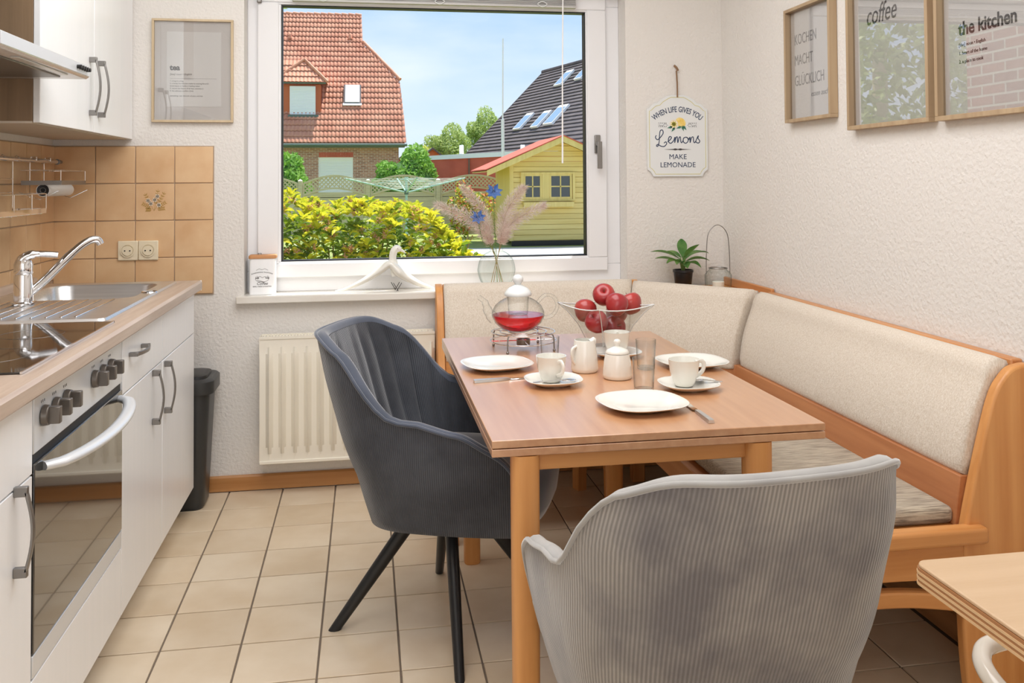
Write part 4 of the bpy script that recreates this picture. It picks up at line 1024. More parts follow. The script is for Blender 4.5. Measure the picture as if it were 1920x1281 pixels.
for i, (ax, ay, az, tilt, lb) in enumerate([
    (1.247, -1.05, .866, (.9, -.3), 'red apple topmost on the pile, stalk hollow facing the camera'),
    (1.268, -1.118, .846, (.2, .5), 'red apple at the front of the pile, resting on the upper layer'),
    (1.333, -1.05, .838, (.1, .4), 'red apple at the right of the pile, above the bowl rim'),
    (1.190, -1.045, .820, (.2, -.6), 'red apple at the left, just above the bowl rim'),
    (1.208, -1.118, .796, (.8, .1), 'red apple low at the front left, seen through the glass'),
    (1.268, -1.082, .775, (1.2, .5), 'red apple lowest in the bowl, orange side showing'),
    (1.30, -1.0, .800, (.3, .2), 'red apple at the back of the bowl, mostly hidden')]):
    if ap0 is None:
        r_ = .0335; prof = [(0, -.78), (.12, -.86), (.3, -.93), (.55, -.85), (.82, -.5), (1.0, -.02), (1.03, .25), (.95, .58), (.72, .84), (.42, .93), (.2, .86), (.07, .68), (0, .62)]
        o = MB().lathe([(a*r_, b*r_) for a, b in prof], (0, 0, 0), 28).build('apple', M_['apple'], None, smooth=70, loc=(0, 0, 0))
        st = MB().tube([(0, 0, .60*r_), (.001, 0, .9*r_), (.003, .001, 1.12*r_)], .0011, 6).build('stalk', M_['jute'], o, local=True)
        ap0 = o
    else:
        o = clone(ap0); clone(st, o, loc=(0, 0, 0))
    o.location = (ax, ay, az); o.rotation_euler = (tilt[0], tilt[1], i*1.3); tag(o, lb, 'apple', 'red apples')

# ================================================================ PICTURES AND SIGN
# 'tea' print on the window wall
p1 = thing('framed_print', (-.142, -.001, 1.66), 'pale oak frame with the tea definition print, on the window wall', 'picture', 'framed kitchen prints')
def frame_y(p, x0, x1, z0, z1, wf, dep, m):
    mb = MB(); mb.box(x0, x1, -dep, -.001, z1-wf, z1); mb.box(x0, x1, -dep, -.001, z0, z0+wf); mb.box(x0, x0+wf, -dep, -.001, z0+wf, z1-wf); mb.box(x1-wf, x1, -dep, -.001, z0+wf, z1-wf)
    return mb.build('frame', m, p, bevel=.001)
frame_y(p1, -.296, .012, 1.457, 1.866, .009, .018, M_['oak'])
box('backing', M_['mount'], p1, -.287, .003, -.006, -.002, 1.466, 1.857, bevel=0)
sh = box('print_sheet', M_['paper'], p1, -.241, -.035, -.0072, -.0062, 1.519, 1.816, bevel=0)
X1, Z1 = (1, 0, 0), (0, 0, 1)
text('tea', .030, M_['ink'], sh, (-.229, -.0076, 1.664), X1, Z1, 'LEFT', bold=.0012)
text('[tea] noun \u2022 English', .0105, M_['ink'], sh, (-.229, -.0076, 1.644), X1, Z1, 'LEFT', shear=.15)
for k, (a, s_) in enumerate([(0, '1. a hug in a mug'), (1, '2. a lovely hot infusion made by soaking flavorful'), (2, 'dried leaves or herbs in boiling water'), (3, '3. warms the hearts of all that consume it'), (4, '4. the ultimate comfort drink'), (6, 'something: may diminish all your worries')]):
    text(s_, .0075, M_['ink'], sh, (-.229, -.0076, 1.618-a*.0098), X1, Z1, 'LEFT', sx=1.0)
MB().box(-.229, -.052, -.0077, -.0073, 1.6300, 1.6306).build('rule', M_['ink'], sh)
MB().box(-.286, .002, -.0105, -.0095, 1.467, 1.856).build('glazing', M_['picglass'], p1)
def frame_x(p, y0, y1, z0, z1, wf, dep, m):
    mb = MB(); a, b = XR-dep, XR-.001
    mb.box(a, b, y0, y1, z1-wf, z1); mb.box(a, b, y0, y1, z0, z0+wf); mb.box(a, b, y0, y0+wf, z0+wf, z1-wf); mb.box(a, b, y1-wf, y1, z0+wf, z1-wf)
    f = mb.build('frame', m, p, bevel=.001)
    sh = box('print_sheet', M_['paper'], p, XR-.006, XR-.002, y0+wf, y1-wf, z0+wf, z1-wf, bevel=0)
    MB().box(XR-.0115, XR-.0100, y0+wf, y1-wf, z0+wf, z1-wf).build('glazing', M_['picglass'], p)
    return sh
Rm, SXX = (0, -1, 0), XR-.0066
p2 = thing('framed_print', (XR, -.815, 1.62), 'small oak frame with the German cooking print, nearest the room corner', 'picture', 'framed kitchen prints')
sh = frame_x(p2, -.982, -.655, 1.421, 1.832, .012, .030, M_['oakd'])
for k, s_ in enumerate(('KOCHEN', 'MACHT', 'GL\u00dcCKLICH')): text(s_, .054, M_['ink'], sh, (SXX, -.692, 1.700-k*.074), Rm, Z1, 'LEFT', sx=.72)
text('essen auch', .028, M_['ink'], sh, (SXX, -.81, 1.505), Rm, Z1, 'LEFT', shear=.2)
p3 = thing('framed_print', (XR, -1.297, 1.67), 'middle frame on the side wall with the coffee definition print', 'picture', 'framed kitchen prints')
sh = frame_x(p3, -1.506, -1.085, 1.371, 1.975, .013, .030, M_['oakd'])
text('coffee', .085, M_['ink'], sh, (SXX, -1.165, 1.690), Rm, Z1, 'LEFT', sx=.78, shear=.25)
p4 = thing('framed_print', (XR, -1.74, 1.67), 'right-hand frame on the side wall with the kitchen definition print', 'picture', 'framed kitchen prints')
sh = frame_x(p4, -1.955, -1.533, 1.370, 1.975, .013, .030, M_['oakd'])
text('the kitchen', .050, M_['ink'], sh, (SXX, -1.605, 1.590), Rm, Z1, 'LEFT', bold=.0012, sx=.95)
for k, s_ in enumerate(['[the] noun \u2022 English', '1. heart of the home', '2. a place to cook']): text(s_, .013, M_['ink'], sh, (SXX, -1.605, 1.560-k*.022), Rm, Z1, 'LEFT')

# lemonade sign
sg = thing('lemonade_sign', (1.86, -.002, 1.4), 'white shaped sign about lemons and lemonade hanging on twine', 'sign')
CX, ZT, ZB, HW = 1.860, 1.584, 1.232, .1365
def signpoly(ins=0):
    hw, zt, zb = HW-ins, ZT-ins, ZB+ins; P = []
    P += [(hw, zb+.030), (hw-.012, zb+.022), (hw-.020, zb+.012), (hw-.026, zb), (-(hw-.026), zb), (-(hw-.020), zb+.012), (-(hw-.012), zb+.022), (-hw, zb+.030)]
    P += [(-hw, zt-.060), (-hw+.010, zt-.056), (-hw+.020, zt-.046), (-hw+.030, zt-.038), (-hw+.048, zt-.034), (-hw+.062, zt-.020), (-hw+.085, zt-.006), (-.028, zt)]
    P += [(-x, z) for x, z in reversed(P[8:])]
    return [(CX+x, z) for x, z in P]
bd = MB().prism(signpoly(), 'Y', -.010, -.004).build('board', M_['signw'], sg, bevel=.001)
mb = MB(); mb.tube([(x, -.0103, z) for x, z in signpoly(.010)], .0009, 4, closed=True); mb.build('yellow_border', M_['yel'], bd)
FY = -.0104
text('WHEN LIFE GIVES YOU', .034, M_['navy'], bd, (CX, FY, 1.511), X1, Z1, 'CENTER', bold=.0004, sx=.64, arc=.16)
text('MAKE', .031, M_['navy'], bd, (CX, FY, 1.307), X1, Z1, 'CENTER')
text('LEMONADE', .031, M_['navy'], bd, (CX, FY, 1.272), X1, Z1, 'CENTER', sx=.98)
L_ = [[(.055, .155), (.02, .13), (.0, .10), (.02, .07), (.045, .08)][:0]]
strokes = [
 [(.045, .47), (.01, .50), (.0, .60), (.06, .70), (.14, .78)][:0],
 [(0.02, .72), (.0, .62), (.04, .52), (.10, .60), (.17, .80), (.16, .95), (.11, .92), (.09, .70), (.08, .40), (.05, .22), (.02, .24), (.05, .30), (.13, .22), (.20, .22), (.25, .34), (.23, .42), (.19, .36)],
 [(.27, .42), (.33, .52), (.36, .62), (.32, .66), (.29, .54), (.30, .40), (.35, .36), (.41, .48)],
 [(.41, .48), (.44, .64), (.43, .38), (.46, .60), (.49, .64), (.50, .38), (.53, .60), (.56, .64), (.57, .44), (.59, .38), (.62, .48)],
 [(.69, .64), (.63, .58), (.63, .42), (.68, .36), (.73, .44), (.73, .58), (.69, .64), (.75, .56)],
 [(.75, .50), (.78, .64), (.78, .38), (.81, .60), (.85, .64), (.86, .44), (.88, .38), (.91, .46)],
 [(.91, .46), (.95, .64), (.97, .70), (.96, .58), (1.0, .46), (.97, .37), (.92, .40), (.91, .45)]]
mb = MB()
for st_ in strokes:
    if st_: mb.tube(smoothpts([(CX-.100+.2*a, FY, 1.3415+.095*b) for a, b in st_], 5), .0021, 5, flat=1)
for v_i, v in enumerate(mb.v): mb.v[v_i] = (v[0], FY+(v[1]-FY)*.12, v[2])
mb.build('script_lettering', M_['navy'], bd)
def disc(c, rx, rz_, m, name, y, tilt=0, n=24):
    mb = MB(); P = []
    for k in range(n):
        a = 2*PI*k/n; x, z = rx*math.cos(a), rz_*math.sin(a); P.append((c[0]+x*math.cos(tilt)-z*math.sin(tilt), c[1]+x*math.sin(tilt)+z*math.cos(tilt)))
    mb.prism(P, 'Y', y-.0004, y); return mb.build(name, m, bd)
disc((CX+.014, 1.466), .024, .019, M_['lemon'], 'lemon_print', FY, -.6)
disc((CX-.017, 1.458), .0190, .019, M_['petalw'], 'lemon_slice', FY-.0005)
mb = MB()
for k in range(8): flat_leaf(mb, (CX-.017, 1.458), k*PI/4+.2, .016, .0045, FY-.0011)
mb.build('slice_segments', M_['yel'], bd, fixn=False)
mb = MB()
for c, a in (((CX-.022, 1.447), PI+.25), ((CX-.012, 1.445), PI+.9), ((CX+.018, 1.448), PI+.35), ((CX+.02, 1.452), -1.3), ((CX+.024, 1.452), -.9)): flat_leaf(mb, c, a, .026, .0055, FY-.0009)
mb.build('leaf_print', M_['green'], bd, fixn=False)
mb = MB()
for sg_ in (-1, 1):
    mb.tube([(CX+sg_*x, FY, z) for x, z in ((.044, 1.452), (.056, 1.460), (.068, 1.450), (.086, 1.455))], .0006, 4)
    for k in range(5):
        for q in (-1, 1): flat_leaf(mb, (CX+sg_*(.050+.008*k), 1.455+q*.004), (PI/2 if sg_ < 0 else PI/2)+sg_*q*-.5+(0 if q > 0 else PI), .008, .0014, FY-.0005)
mb.build('twig_print', M_['ink'], bd, fixn=False)
mb = MB(); P = [(CX-.062, 1.3655), (CX-.02, 1.3675), (CX-.012, 1.370), (CX, 1.367), (CX+.012, 1.370), (CX+.02, 1.3675), (CX+.062, 1.3655), (CX+.02, 1.3635), (CX+.012, 1.361), (CX, 1.364), (CX-.012, 1.361), (CX-.02, 1.3635)]
P = [(x, z-.0165) for x, z in P]; mb.prism(P, 'Y', FY-.0004, FY).build('ornament', M_['ink'], bd)
MB().tube([(CX, -.012, 1.574), (CX+.0005, -.010, 1.63), (CX-.002, -.008, 1.690)], .0034, 8).build('twine', M_['jute'], sg, smooth=60)
MB().tube(smoothpts([(CX+.004, -.012, 1.690), (CX-.004, -.014, 1.703), (CX-.012, -.008, 1.712)], 4), .0048, 8).build('knot', M_['jute'], sg, smooth=60)

# ================================================================ SILL
tn = thing('coffee_tin', (.121, .045, .7685), 'white coffee storage tin with wooden lid at the left end of the sill', 'tin')
loopbox([rrect(.070, .172, .012, .080, .012, .7687), rrect(.070, .172, .012, .080, .012, .912)], 'tin_body', M_['white'], tn)
loopbox([rrect(.067, .175, .009, .083, .014, .9125), rrect(.067, .175, .009, .083, .014, .922), rrect(.070, .172, .012, .080, .012, .9255)], 'lid', M_['brown'], tn)
tb_ = S.objects['tin_body']; TYF = .0116
text('Coffee', .016, M_['ink'], tb_, (.121, TYF, .808), X1, Z1, 'CENTER', shear=.3)
text('SIMPLY FRESH & ROASTED', .0062, M_['ink'], tb_, (.121, TYF, .799), X1, Z1, 'CENTER')
text('SCANDINAVIAN TRADITIONS', .0062, M_['ink'], tb_, (.121, TYF, .856), X1, Z1, 'CENTER', arc=.12)
mb = MB()
mb.tube([(.121+.026*math.cos(a), TYF, .832+.013*math.sin(a)) for a in [PI+PI*i/12 for i in range(13)]], .0006, 4)
for dx, h in ((-.024, .010), (-.019, .014), (-.014, .011), (.016, .012), (.022, .015), (.026, .010)):
    mb.add([(.121+dx-.002, TYF-.0002, .832), (.121+dx+.002, TYF-.0002, .832), (.121+dx, TYF-.0002, .832+h)], [(0, 1, 2)])
for k in range(4): mb.tube([(.121-.02+.006*k, TYF, .828-.002*k), (.121-.004+.004*k, TYF, .822-.001*k)], .0005, 4)
mb.tube([(.103, TYF, .836), (.113, TYF, .842), (.122, TYF, .836), (.131, TYF, .841), (.138, TYF, .836)], .0006, 4)
mb.tube([(.098, TYF, .866), (.11, TYF, .872), (.121, TYF, .868), (.132, TYF, .872), (.144, TYF, .866)], .0005, 4)
mb.build('landscape_print', M_['ink'], tb_, fixn=False)
# white dove figure with spread wings like a coat hanger
dv = thing('dove_figure', (.62, .03, .7685), 'white dove figurine with two long drooping wings on thin black legs', 'figurine')
def flow(pts, rad, seg=14, flat=.55):
    P = smoothpts(pts, 6); n = len(pts)-1; R_ = []
    for i in range(len(P)):
        t = i/(len(P)-1)*n; k = min(int(t), n-1); f = t-k; R_.append(rad[k]*(1-f)+rad[k+1]*f)
    return P, R_
mb = MB()
P, R_ = flow([(.408, .02, .7735), (.45, .022, .782), (.52, .026, .812), (.585, .03, .852), (.625, .03, .880), (.645, .03, .868), (.668, .03, .845), (.70, .03, .822), (.75, .026, .795), (.795, .022, .779), (.812, .02, .7745)], [.006, .012, .022, .032, .034, .038, .044, .036, .023, .013, .006])
mb.tube(P, R_, 14, flat=.5); mb.build('wings', M_['porc'], dv, smooth=80)
mb = MB()
P, R_ = flow([(.655, .03, .83), (.648, .03, .868), (.640, .03, .900), (.645, .03, .930), (.658, .03, .942), (.672, .03, .936)], [.020, .020, .015, .0155, .0150, .010])
mb.tube(P, R_, 16, flat=1); hd_ = mb.build('head', M_['porc'], dv, smooth=80)
MB().tube([(.668, .03, .938), (.684, .03, .930), (.694, .03, .921)], [.0075, .0045, .001], 8).build('beak', M_['porc'], hd_, smooth=80)
for y in (.0155, .0445): MB().lathe([(0, -.0018), (.0018, 0), (0, .0018)], (.660, y, .942), 8).build('eye', M_['black'], hd_)
for a, b in (((.642, .012, .802), (.662, .004, .7695)), ((.676, .012, .802), (.655, .002, .7695)), ((.634, .04, .802), (.652, .05, .7695)), ((.668, .04, .802), (.650, .052, .7695))):
    MB().tube([a, b], .0013, 6).build('leg', M_['black'], dv)
# vase with dried grasses and blue flowers
vx, vy, vz = 1.071, .022, .7685
vs = thing('glass_vase', (vx, vy, vz), 'round ribbed greenish glass vase on the window sill', 'vase')
mb = MB(); prof = [(.0, .002), (.030, .0), (.045, .006), (.066, .030), (.0775, .066), (.078, .086), (.070, .118), (.052, .142), (.034, .153), (.026, .158), (.030, .166)]
pp = smoothpts([(a, b, 0) for a, b in prof], 4)
base = len(mb.v); sg_n = 72
for p in pp:
    for k in range(sg_n):
        a = 2*PI*k/sg_n; r = p.x*(1+.018*math.cos(12*a)); mb.v.append((vx+r*math.cos(a), vy+r*math.sin(a)*.78, vz+p.y))
for i in range(len(pp)-1):
    for k in range(sg_n): mb.f.append((i*sg_n+k, i*sg_n+(k+1) % sg_n, (i+1)*sg_n+(k+1) % sg_n, (i+1)*sg_n+k))
mb.build('vase_glass', M_['vase'], vs, smooth=80)
rg = random.Random(11)
def plume(tip, base_, label, n, spread, m='plume'):
    t_ = thing('pampas_stem', (vx, vy, vz+.01), label, 'dried grass', 'dried grasses in the vase')
    b = Vector(base_); T_ = Vector(tip); mid = b.lerp(T_, .5)+Vector(((T_.x-b.x)*-.22, 0, .02))
    path = smoothpts([(vx-(T_.x-vx)*.12, vy, vz+.012), b, mid, T_], 10)
    MB().tube(path, [.0014]*(len(path)//2)+[.0009]*(len(path)-len(path)//2), 5).build('stem', M_['drystem'], t_)
    mb = MB(); L = len(path)
    for i in range(n):
        t = 1-rg.random()**.85*.60; k = min(L-2, int(t*(L-1))); p = path[k].lerp(path[k+1], t*(L-1)-k); d = (path[k+1]-path[k]).normalized()
        w_ = spread*math.sin(PI*min(1, max(.04, (1-t)/.62)))**.7+.003
        q = Vector((rg.gauss(0, 1), rg.gauss(0, .7), rg.gauss(0, 1))).normalized(); q = (q-d*q.dot(d)*.4)
        o = p+q*w_*1.15*rg.random()**.75; e_ = o+(d*.7+q*.8+Vector((0, 0, -.2))).normalized()*rg.uniform(.008, .024); s_ = Vector((rg.uniform(-1, 1), 0, rg.uniform(-1, 1))).normalized()*.0009
        mb.add([o-s_, o+s_, e_], [(0, 1, 2)]); 
        if i % 4 == 0: mb.add([p-s_*.5, p+s_*.5, o], [(0, 1, 2)])
    o = mb.build('plume', M_[m], t_, fixn=False); o['kind'] = 'stuff'
plume((.815, .03, 1.122), (1.055, .02, .925), 'pinkish feathery dried grass plume leaning far left of the vase', 2600, .030)
plume((.930, .05, 1.195), (1.060, .03, .925), 'reddish-brown feathery dried grass plume rising left of the vase', 1800, .018)
plume((1.190, .02, 1.195), (1.080, .01, .925), 'pale dense dried grass plume rising right of the vase', 2800, .026)
plume((1.285, .04, 1.115), (1.085, .03, .925), 'pinkish dried grass plume leaning far right of the vase', 2600, .026)
def nigella(tip, label, r=.028, nod=0):
    t_ = thing('blue_flower', (vx, vy, vz+.01), label, 'flower', 'blue flowers in the vase'); T_ = Vector(tip)
    path = smoothpts([(vx-(T_.x-vx)*.3, vy, vz+.012), (vx+(T_.x-vx)*.15, vy, vz+.16), (vx+(T_.x-vx)*.7, vy+(T_.y-vy)*.6, vz+(T_.z-vz)*.65), T_], 6)
    MB().tube(path, .0014, 5).build('stem', M_['stem'], t_)
    mb = MB()
    for k in range(7):
        a = 2*PI*k/7+.3; d = Vector((math.cos(a), -.35+.3*math.sin(a), math.sin(a)*.75)).normalized(); n = d.cross(Vector((0, -1, .4))).normalized()
        c = T_+Vector((0, -.004, 0)); mb.add([c, c+d*r*.5+n*r*.26, c+d*r, c+d*r*.5-n*r*.26, c+d*r*.5+Vector((0, .003, 0))], [(0, 1, 4), (1, 2, 4), (2, 3, 4), (3, 0, 4)])
    mb.build('petals', M_['bluefl'], t_, fixn=False)
    mb = MB()
    for k in range(9): 
        a = 2*PI*k/9; mb.tube([T_, T_+Vector((.007*math.cos(a), -.009, .007*math.sin(a)+.002))], .0008, 4)
    mb.build('stamens', M_['black'], t_)
    mb = MB()
    for i in range(260):
        t = rg.uniform(.35, .97); k = min(len(path)-2, int(t*(len(path)-1))); p = path[k]; q = Vector((rg.gauss(0, 1), rg.gauss(0, 1), rg.gauss(0, .8)+.3)).normalized()
        e_ = p+q*rg.uniform(.008, .030); s_ = Vector((1, 0, .5)).normalized()*.0007; mb.add([p-s_, p+s_, e_], [(0, 1, 2)])
    o = mb.build('feathery_leaves', M_['stem'], t_, fixn=False); o['kind'] = 'stuff'
nigella((1.060, .02, 1.172), 'blue star-shaped flower highest in the vase', .040)
nigella((.992, .02, 1.066), 'blue star-shaped flower at the left, lower than the other', .036)
# ================================================================ CORNER SHELF
pl = thing('potted_hosta', (1.838, -.12, .7665), 'small green leafy plant in a black pot on the corner shelf', 'plant')
MB().lathe([(0, 0), (.031, 0), (.033, .002), (.040, .064), (.043, .066), (.043, .076), (.039, .076), (.038, .062), (0, .062)], (1.838, -.12, .7667), 28).build('pot', M_['black'], pl, smooth=40)
def leaf(mb, p0, a, L, Wd, rise, droop):
    d = Vector((math.cos(a), math.sin(a), 0)); n = Vector((-d.y, d.x, 0)); P0 = Vector(p0); rows = []
    for i in range(9):
        t = i/8; c = P0+d*L*t+Vector((0, 0, rise*t-droop*t*t)); w_ = Wd*math.sin(PI*min(1, t*.93+.05))**.8*(1-.25*t)
        rows.append((c-n*w_+Vector((0, 0, w_*.45)), c, c+n*w_+Vector((0, 0, w_*.45))))
    b = len(mb.v)
    for r in rows: mb.v += [tuple(x) for x in r]
    for i in range(8):
        for k in range(2): q = b+i*3+k; mb.f.append((q, q+1, q+4, q+3))
    return mb
rl_ = random.Random(5)
for a, L, h, rise, dr in ((2.85, .125, .10, .075, .045), (.3, .125, .10, .075, .055), (-1.2, .09, .115, .07, .01), (1.3, .07, .12, .08, .01), (3.6, .085, .075, .035, .035), (-.3, .10, .08, .045, .04), (-2.2, .08, .07, .03, .03), (-.9, .075, .06, .035, .045), (3.1, .11, .07, .05, .03), (2.2, .09, .11, .05, .03), (.9, .085, .09, .05, .03), (-1.7, .07, .06, .02, .03)):
    bz = .7872+.048+h*.5; c0 = (1.838+.012*math.cos(a), -.12+.012*math.sin(a), bz)
    L *= .98; lf = leaf(MB(), c0, a, L, .024, rise, dr).build('leaf', M_['leafd'], pl, smooth=60, fixn=False)
    MB().tube([(1.838+.004*math.cos(a), -.12+.004*math.sin(a), .833), c0], .0021, 6).build('stem', M_['stem'], pl)
ln = thing('glass_lantern', (1.978, -.155, .7665), 'ribbed glass tealight lantern with tall wire handle on the corner shelf', 'lantern')
lx, ly, lz = 1.978, -.155, .7667
mb = MB(); pr_ = [(0, .002), (.046, .0), (.052, .004), (.054, .03), (.054, .055), (.046, .068), (.036, .074), (.036, .082)]
for r, z in pr_:
    for k in range(80):
        a = 2*PI*k/80; q = r*(1+.02*math.cos(20*a)); mb.v.append((lx+q*math.cos(a), ly+q*math.sin(a), lz+z))
for i in range(len(pr_)-1):
    for k in range(80): mb.f.append((i*80+k, i*80+(k+1) % 80, (i+1)*80+(k+1) % 80, (i+1)*80+k))
mb.build('jar', M_['vase'], ln, smooth=80)
MB().tube(arcpts((lx, ly, lz+.0825), .037, 0, 2*PI, 30, 'XY')[:-1], .0022, 6, closed=True).build('wire_collar', M_['satin'], ln)
MB().tube(smoothpts([(lx-.052, ly, lz+.058), (lx-.050, ly, lz+.15), (lx-.040, ly, lz+.228), (lx, ly, lz+.262), (lx+.040, ly, lz+.228), (lx+.050, ly, lz+.15), (lx+.052, ly, lz+.058)], 6), .0017, 6).build('wire_handle', M_['satin'], ln, smooth=60)
cd = thing('tealight', (lx, ly, lz+.004), 'white tealight standing inside the ribbed glass lantern', 'candle')
MB().lathe([(0, .0), (.024, .0), (.025, .022), (.022, .024), (0, .0235)], (lx, ly, lz+.0035), 24).build('wax', M_['wax'], cd, smooth=40)

# ================================================================ SIDE TABLE AND TUBE CHAIR (lower right)
st_ = thing('side_table', (1.6, -3.0, 0), 'pale beech side table with layered edge, cut by the lower right picture corner', 'table')
mb = MB(); ang = math.radians(-2)
def corner_poly(ins, r=.014):
    return rrect(1.205+ins, 2.04, -3.6, -2.685-ins, r, 0)
def plate_z(name, m, ins, z0, z1, bev=.0):
    P = [(p[0], p[1]) for p in corner_poly(ins)]; return MB().prism(P, 'Z', z0, z1).build(name, m, st_, bevel=bev)
plate_z('table_top', M_['plytop'], .0018, .735, .740, .0015)
for k in range(6): plate_z('ply_layer', M_['ply2' if k % 2 == 0 else 'ply1'], .0006 if k % 2 == 0 else 0, .735-.0034*(k+1), .735-.0034*k)
for lx_, ly_ in ((1.42, -3.45), (1.98, -2.76), (1.98, -3.52)):
    MB().lathe([(0, 0), (.02, 0), (.022, .004), (.024, .713), (0, .713)], (lx_, ly_, 0), 16).build('leg', M_['beechz'], st_, smooth=50)
tc_ = thing('tube_chair', (1.42, -2.75, 0), 'cream enamelled tubular chair frame under the side table', 'chair')
MB().tube(smoothpts([(1.70, -2.62, .600), (1.50, -2.625, .600), (1.365, -2.635, .600), (1.318, -2.66, .598), (1.300, -2.71, .59), (1.315, -2.76, .575), (1.37, -2.90, .53), (1.40, -3.05, .47)], 8), .0115, 14).build('back_tube', M_['tube'], tc_, smooth=60)
MB().tube([(1.40, -3.05, .47), (1.42, -3.08, .0)], .0115, 12).build('leg', M_['tube'], tc_, smooth=60)
MB().tube([(1.70, -2.62, .600), (1.80, -2.62, .59), (1.82, -2.66, .0)], .0115, 12).build('leg', M_['tube'], tc_, smooth=60)
MB().tube([(1.80, -3.05, .47), (1.82, -3.08, .0)], .0115, 12).build('leg', M_['tube'], tc_, smooth=60)
MB().tube([(1.40, -3.05, .47), (1.80, -3.05, .47), (1.81, -2.64, .45), (1.44, -2.66, .45)], .0115, 12).build('seat_tube', M_['tube'], tc_, smooth=60)
box('seat', M_['plytop'], tc_, 1.42, 1.79, -3.04, -2.67, .462, .474, bevel=.004)
MB().tube([(1.44, -2.66, .45), (1.44, -2.66, .0)], .0115, 12).build('leg', M_['tube'], tc_, smooth=60)

# ================================================================ OUTDOORS
GZ = -.25
gr = struct(MB().box(-40, 60, .42, 90, GZ-.2, GZ).build('trim_5', M_['grass'])); gr.name = 'lawn'; gr['kind'] = 'structure'
pa = struct(MB().prism([(2.2, 13.2), (8, 13.2), (8, 15.6), (2.2, 15.6)], 'Z', GZ, GZ+.02).build('paving', M_['path']))
# brick wing of the own house beside the window, left
wg = struct(MB().box(-1.3, -.75, .36, 2.2, GZ, 6).build('wall_wing', M_['brickwing']))
# ---- laurel hedge bush under the window
ro = random.Random(21)
bs = thing('laurel_bush', (.3, 3.6, GZ), 'yellow-green flowering laurel bush just outside the window', 'bush')
def topz(x): return 1.065-.05*math.sin(x*5.2)-.02*math.sin(x*11)-max(0, x-.35)**2*.42
def leafmesh(L, W):
    mb = MB()
    mb.v = [(0, 0, 0), (L*.35, -W, .012), (L*.38, 0, 0), (L*.35, W, .012), (L*.75, -W*.72, .008), (L*.78, 0, -.006), (L*.75, W*.72, .008), (L, 0, -.016)]
    mb.f = [(0, 1, 2), (0, 2, 3), (1, 4, 5, 2), (2, 5, 6, 3), (4, 7, 5), (5, 7, 6)]; return mb
LM = []
for k, (mm, L, W) in enumerate((('leafy', .085, .019), ('leafy', .07, .017), ('leafg', .085, .020))):
    o = leafmesh(L, W).build('leaf', M_[mm], bs, local=True, smooth=70); LM.append(o)
stuffs = {'leafy': MB(), 'leafg': MB()}; cnt = 0; blm = MB()
def xf(vs, p, yaw_, pit, rl2):
    R = Matrix.Rotation(yaw_, 3, 'Z') @ Matrix.Rotation(-pit, 3, 'Y') @ Matrix.Rotation(rl2, 3, 'X'); return [R @ Vector(v)+p for v in vs], R
LV = leafmesh(.08, .018)
ro2 = random.Random(4)
sites = []
for i in range(620):
    x = ro.uniform(-.75, 1.62); t = ro.random()
    zt_ = topz(x)
    if t < .30: y = ro.uniform(3.0, 4.3); z = zt_-.03+ro.uniform(-.06, .05)-abs(y-3.5)*.03
    else: z = ro.uniform(.30, zt_); y = 3.02-.20*math.sin(PI*min(1, max(0, (z-.2)/1.1)))+ro.uniform(-.06, .10)
    if x > 1.25: y += (x-1.25)*.8
    sites.append((x, y, z))
sites.sort(key=lambda s: s[1])
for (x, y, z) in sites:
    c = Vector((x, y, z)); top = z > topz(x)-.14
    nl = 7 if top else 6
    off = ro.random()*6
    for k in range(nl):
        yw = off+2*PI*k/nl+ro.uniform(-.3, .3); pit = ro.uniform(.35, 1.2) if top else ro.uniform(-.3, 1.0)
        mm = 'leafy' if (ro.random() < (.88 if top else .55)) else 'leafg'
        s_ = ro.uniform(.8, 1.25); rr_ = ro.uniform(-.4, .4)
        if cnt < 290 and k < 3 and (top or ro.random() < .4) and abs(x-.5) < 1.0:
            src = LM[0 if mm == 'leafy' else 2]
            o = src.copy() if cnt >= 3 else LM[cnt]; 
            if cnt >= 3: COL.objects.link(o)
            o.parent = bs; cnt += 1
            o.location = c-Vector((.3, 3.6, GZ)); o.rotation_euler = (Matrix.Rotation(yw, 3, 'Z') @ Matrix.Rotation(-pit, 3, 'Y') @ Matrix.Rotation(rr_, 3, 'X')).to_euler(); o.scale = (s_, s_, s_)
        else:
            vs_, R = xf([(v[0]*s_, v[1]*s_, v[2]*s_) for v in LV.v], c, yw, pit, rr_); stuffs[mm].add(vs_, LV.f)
    if ro.random() < .34:
        bc = c+Vector((0, -.02, .03))
        for k in range(26):
            q = Vector((ro.gauss(0, 1), ro.gauss(0, 1), ro.gauss(0, 1))).normalized()*ro.uniform(.008, .030); p = bc+q; e_ = .006
            blm.add([p+Vector((e_, 0, 0)), p+Vector((0, e_, 0)), p+Vector((-e_, 0, 0)), p+Vector((0, -e_, 0)), p+Vector((0, 0, e_)), p-Vector((0, 0, e_))], [(0, 1, 4), (1, 2, 4), (2, 3, 4), (3, 0, 4), (1, 0, 5), (2, 1, 5), (3, 2, 5), (0, 3, 5)])
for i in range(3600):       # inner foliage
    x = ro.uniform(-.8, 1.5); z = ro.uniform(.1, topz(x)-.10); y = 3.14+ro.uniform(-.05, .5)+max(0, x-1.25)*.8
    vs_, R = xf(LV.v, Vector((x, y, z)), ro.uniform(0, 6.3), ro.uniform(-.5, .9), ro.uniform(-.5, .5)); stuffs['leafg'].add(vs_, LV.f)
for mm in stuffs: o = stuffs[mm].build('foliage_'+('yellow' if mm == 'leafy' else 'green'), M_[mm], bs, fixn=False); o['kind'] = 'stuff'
o = blm.build('blossoms', M_['bloss'], bs, fixn=False); o['kind'] = 'stuff'
mb = MB()
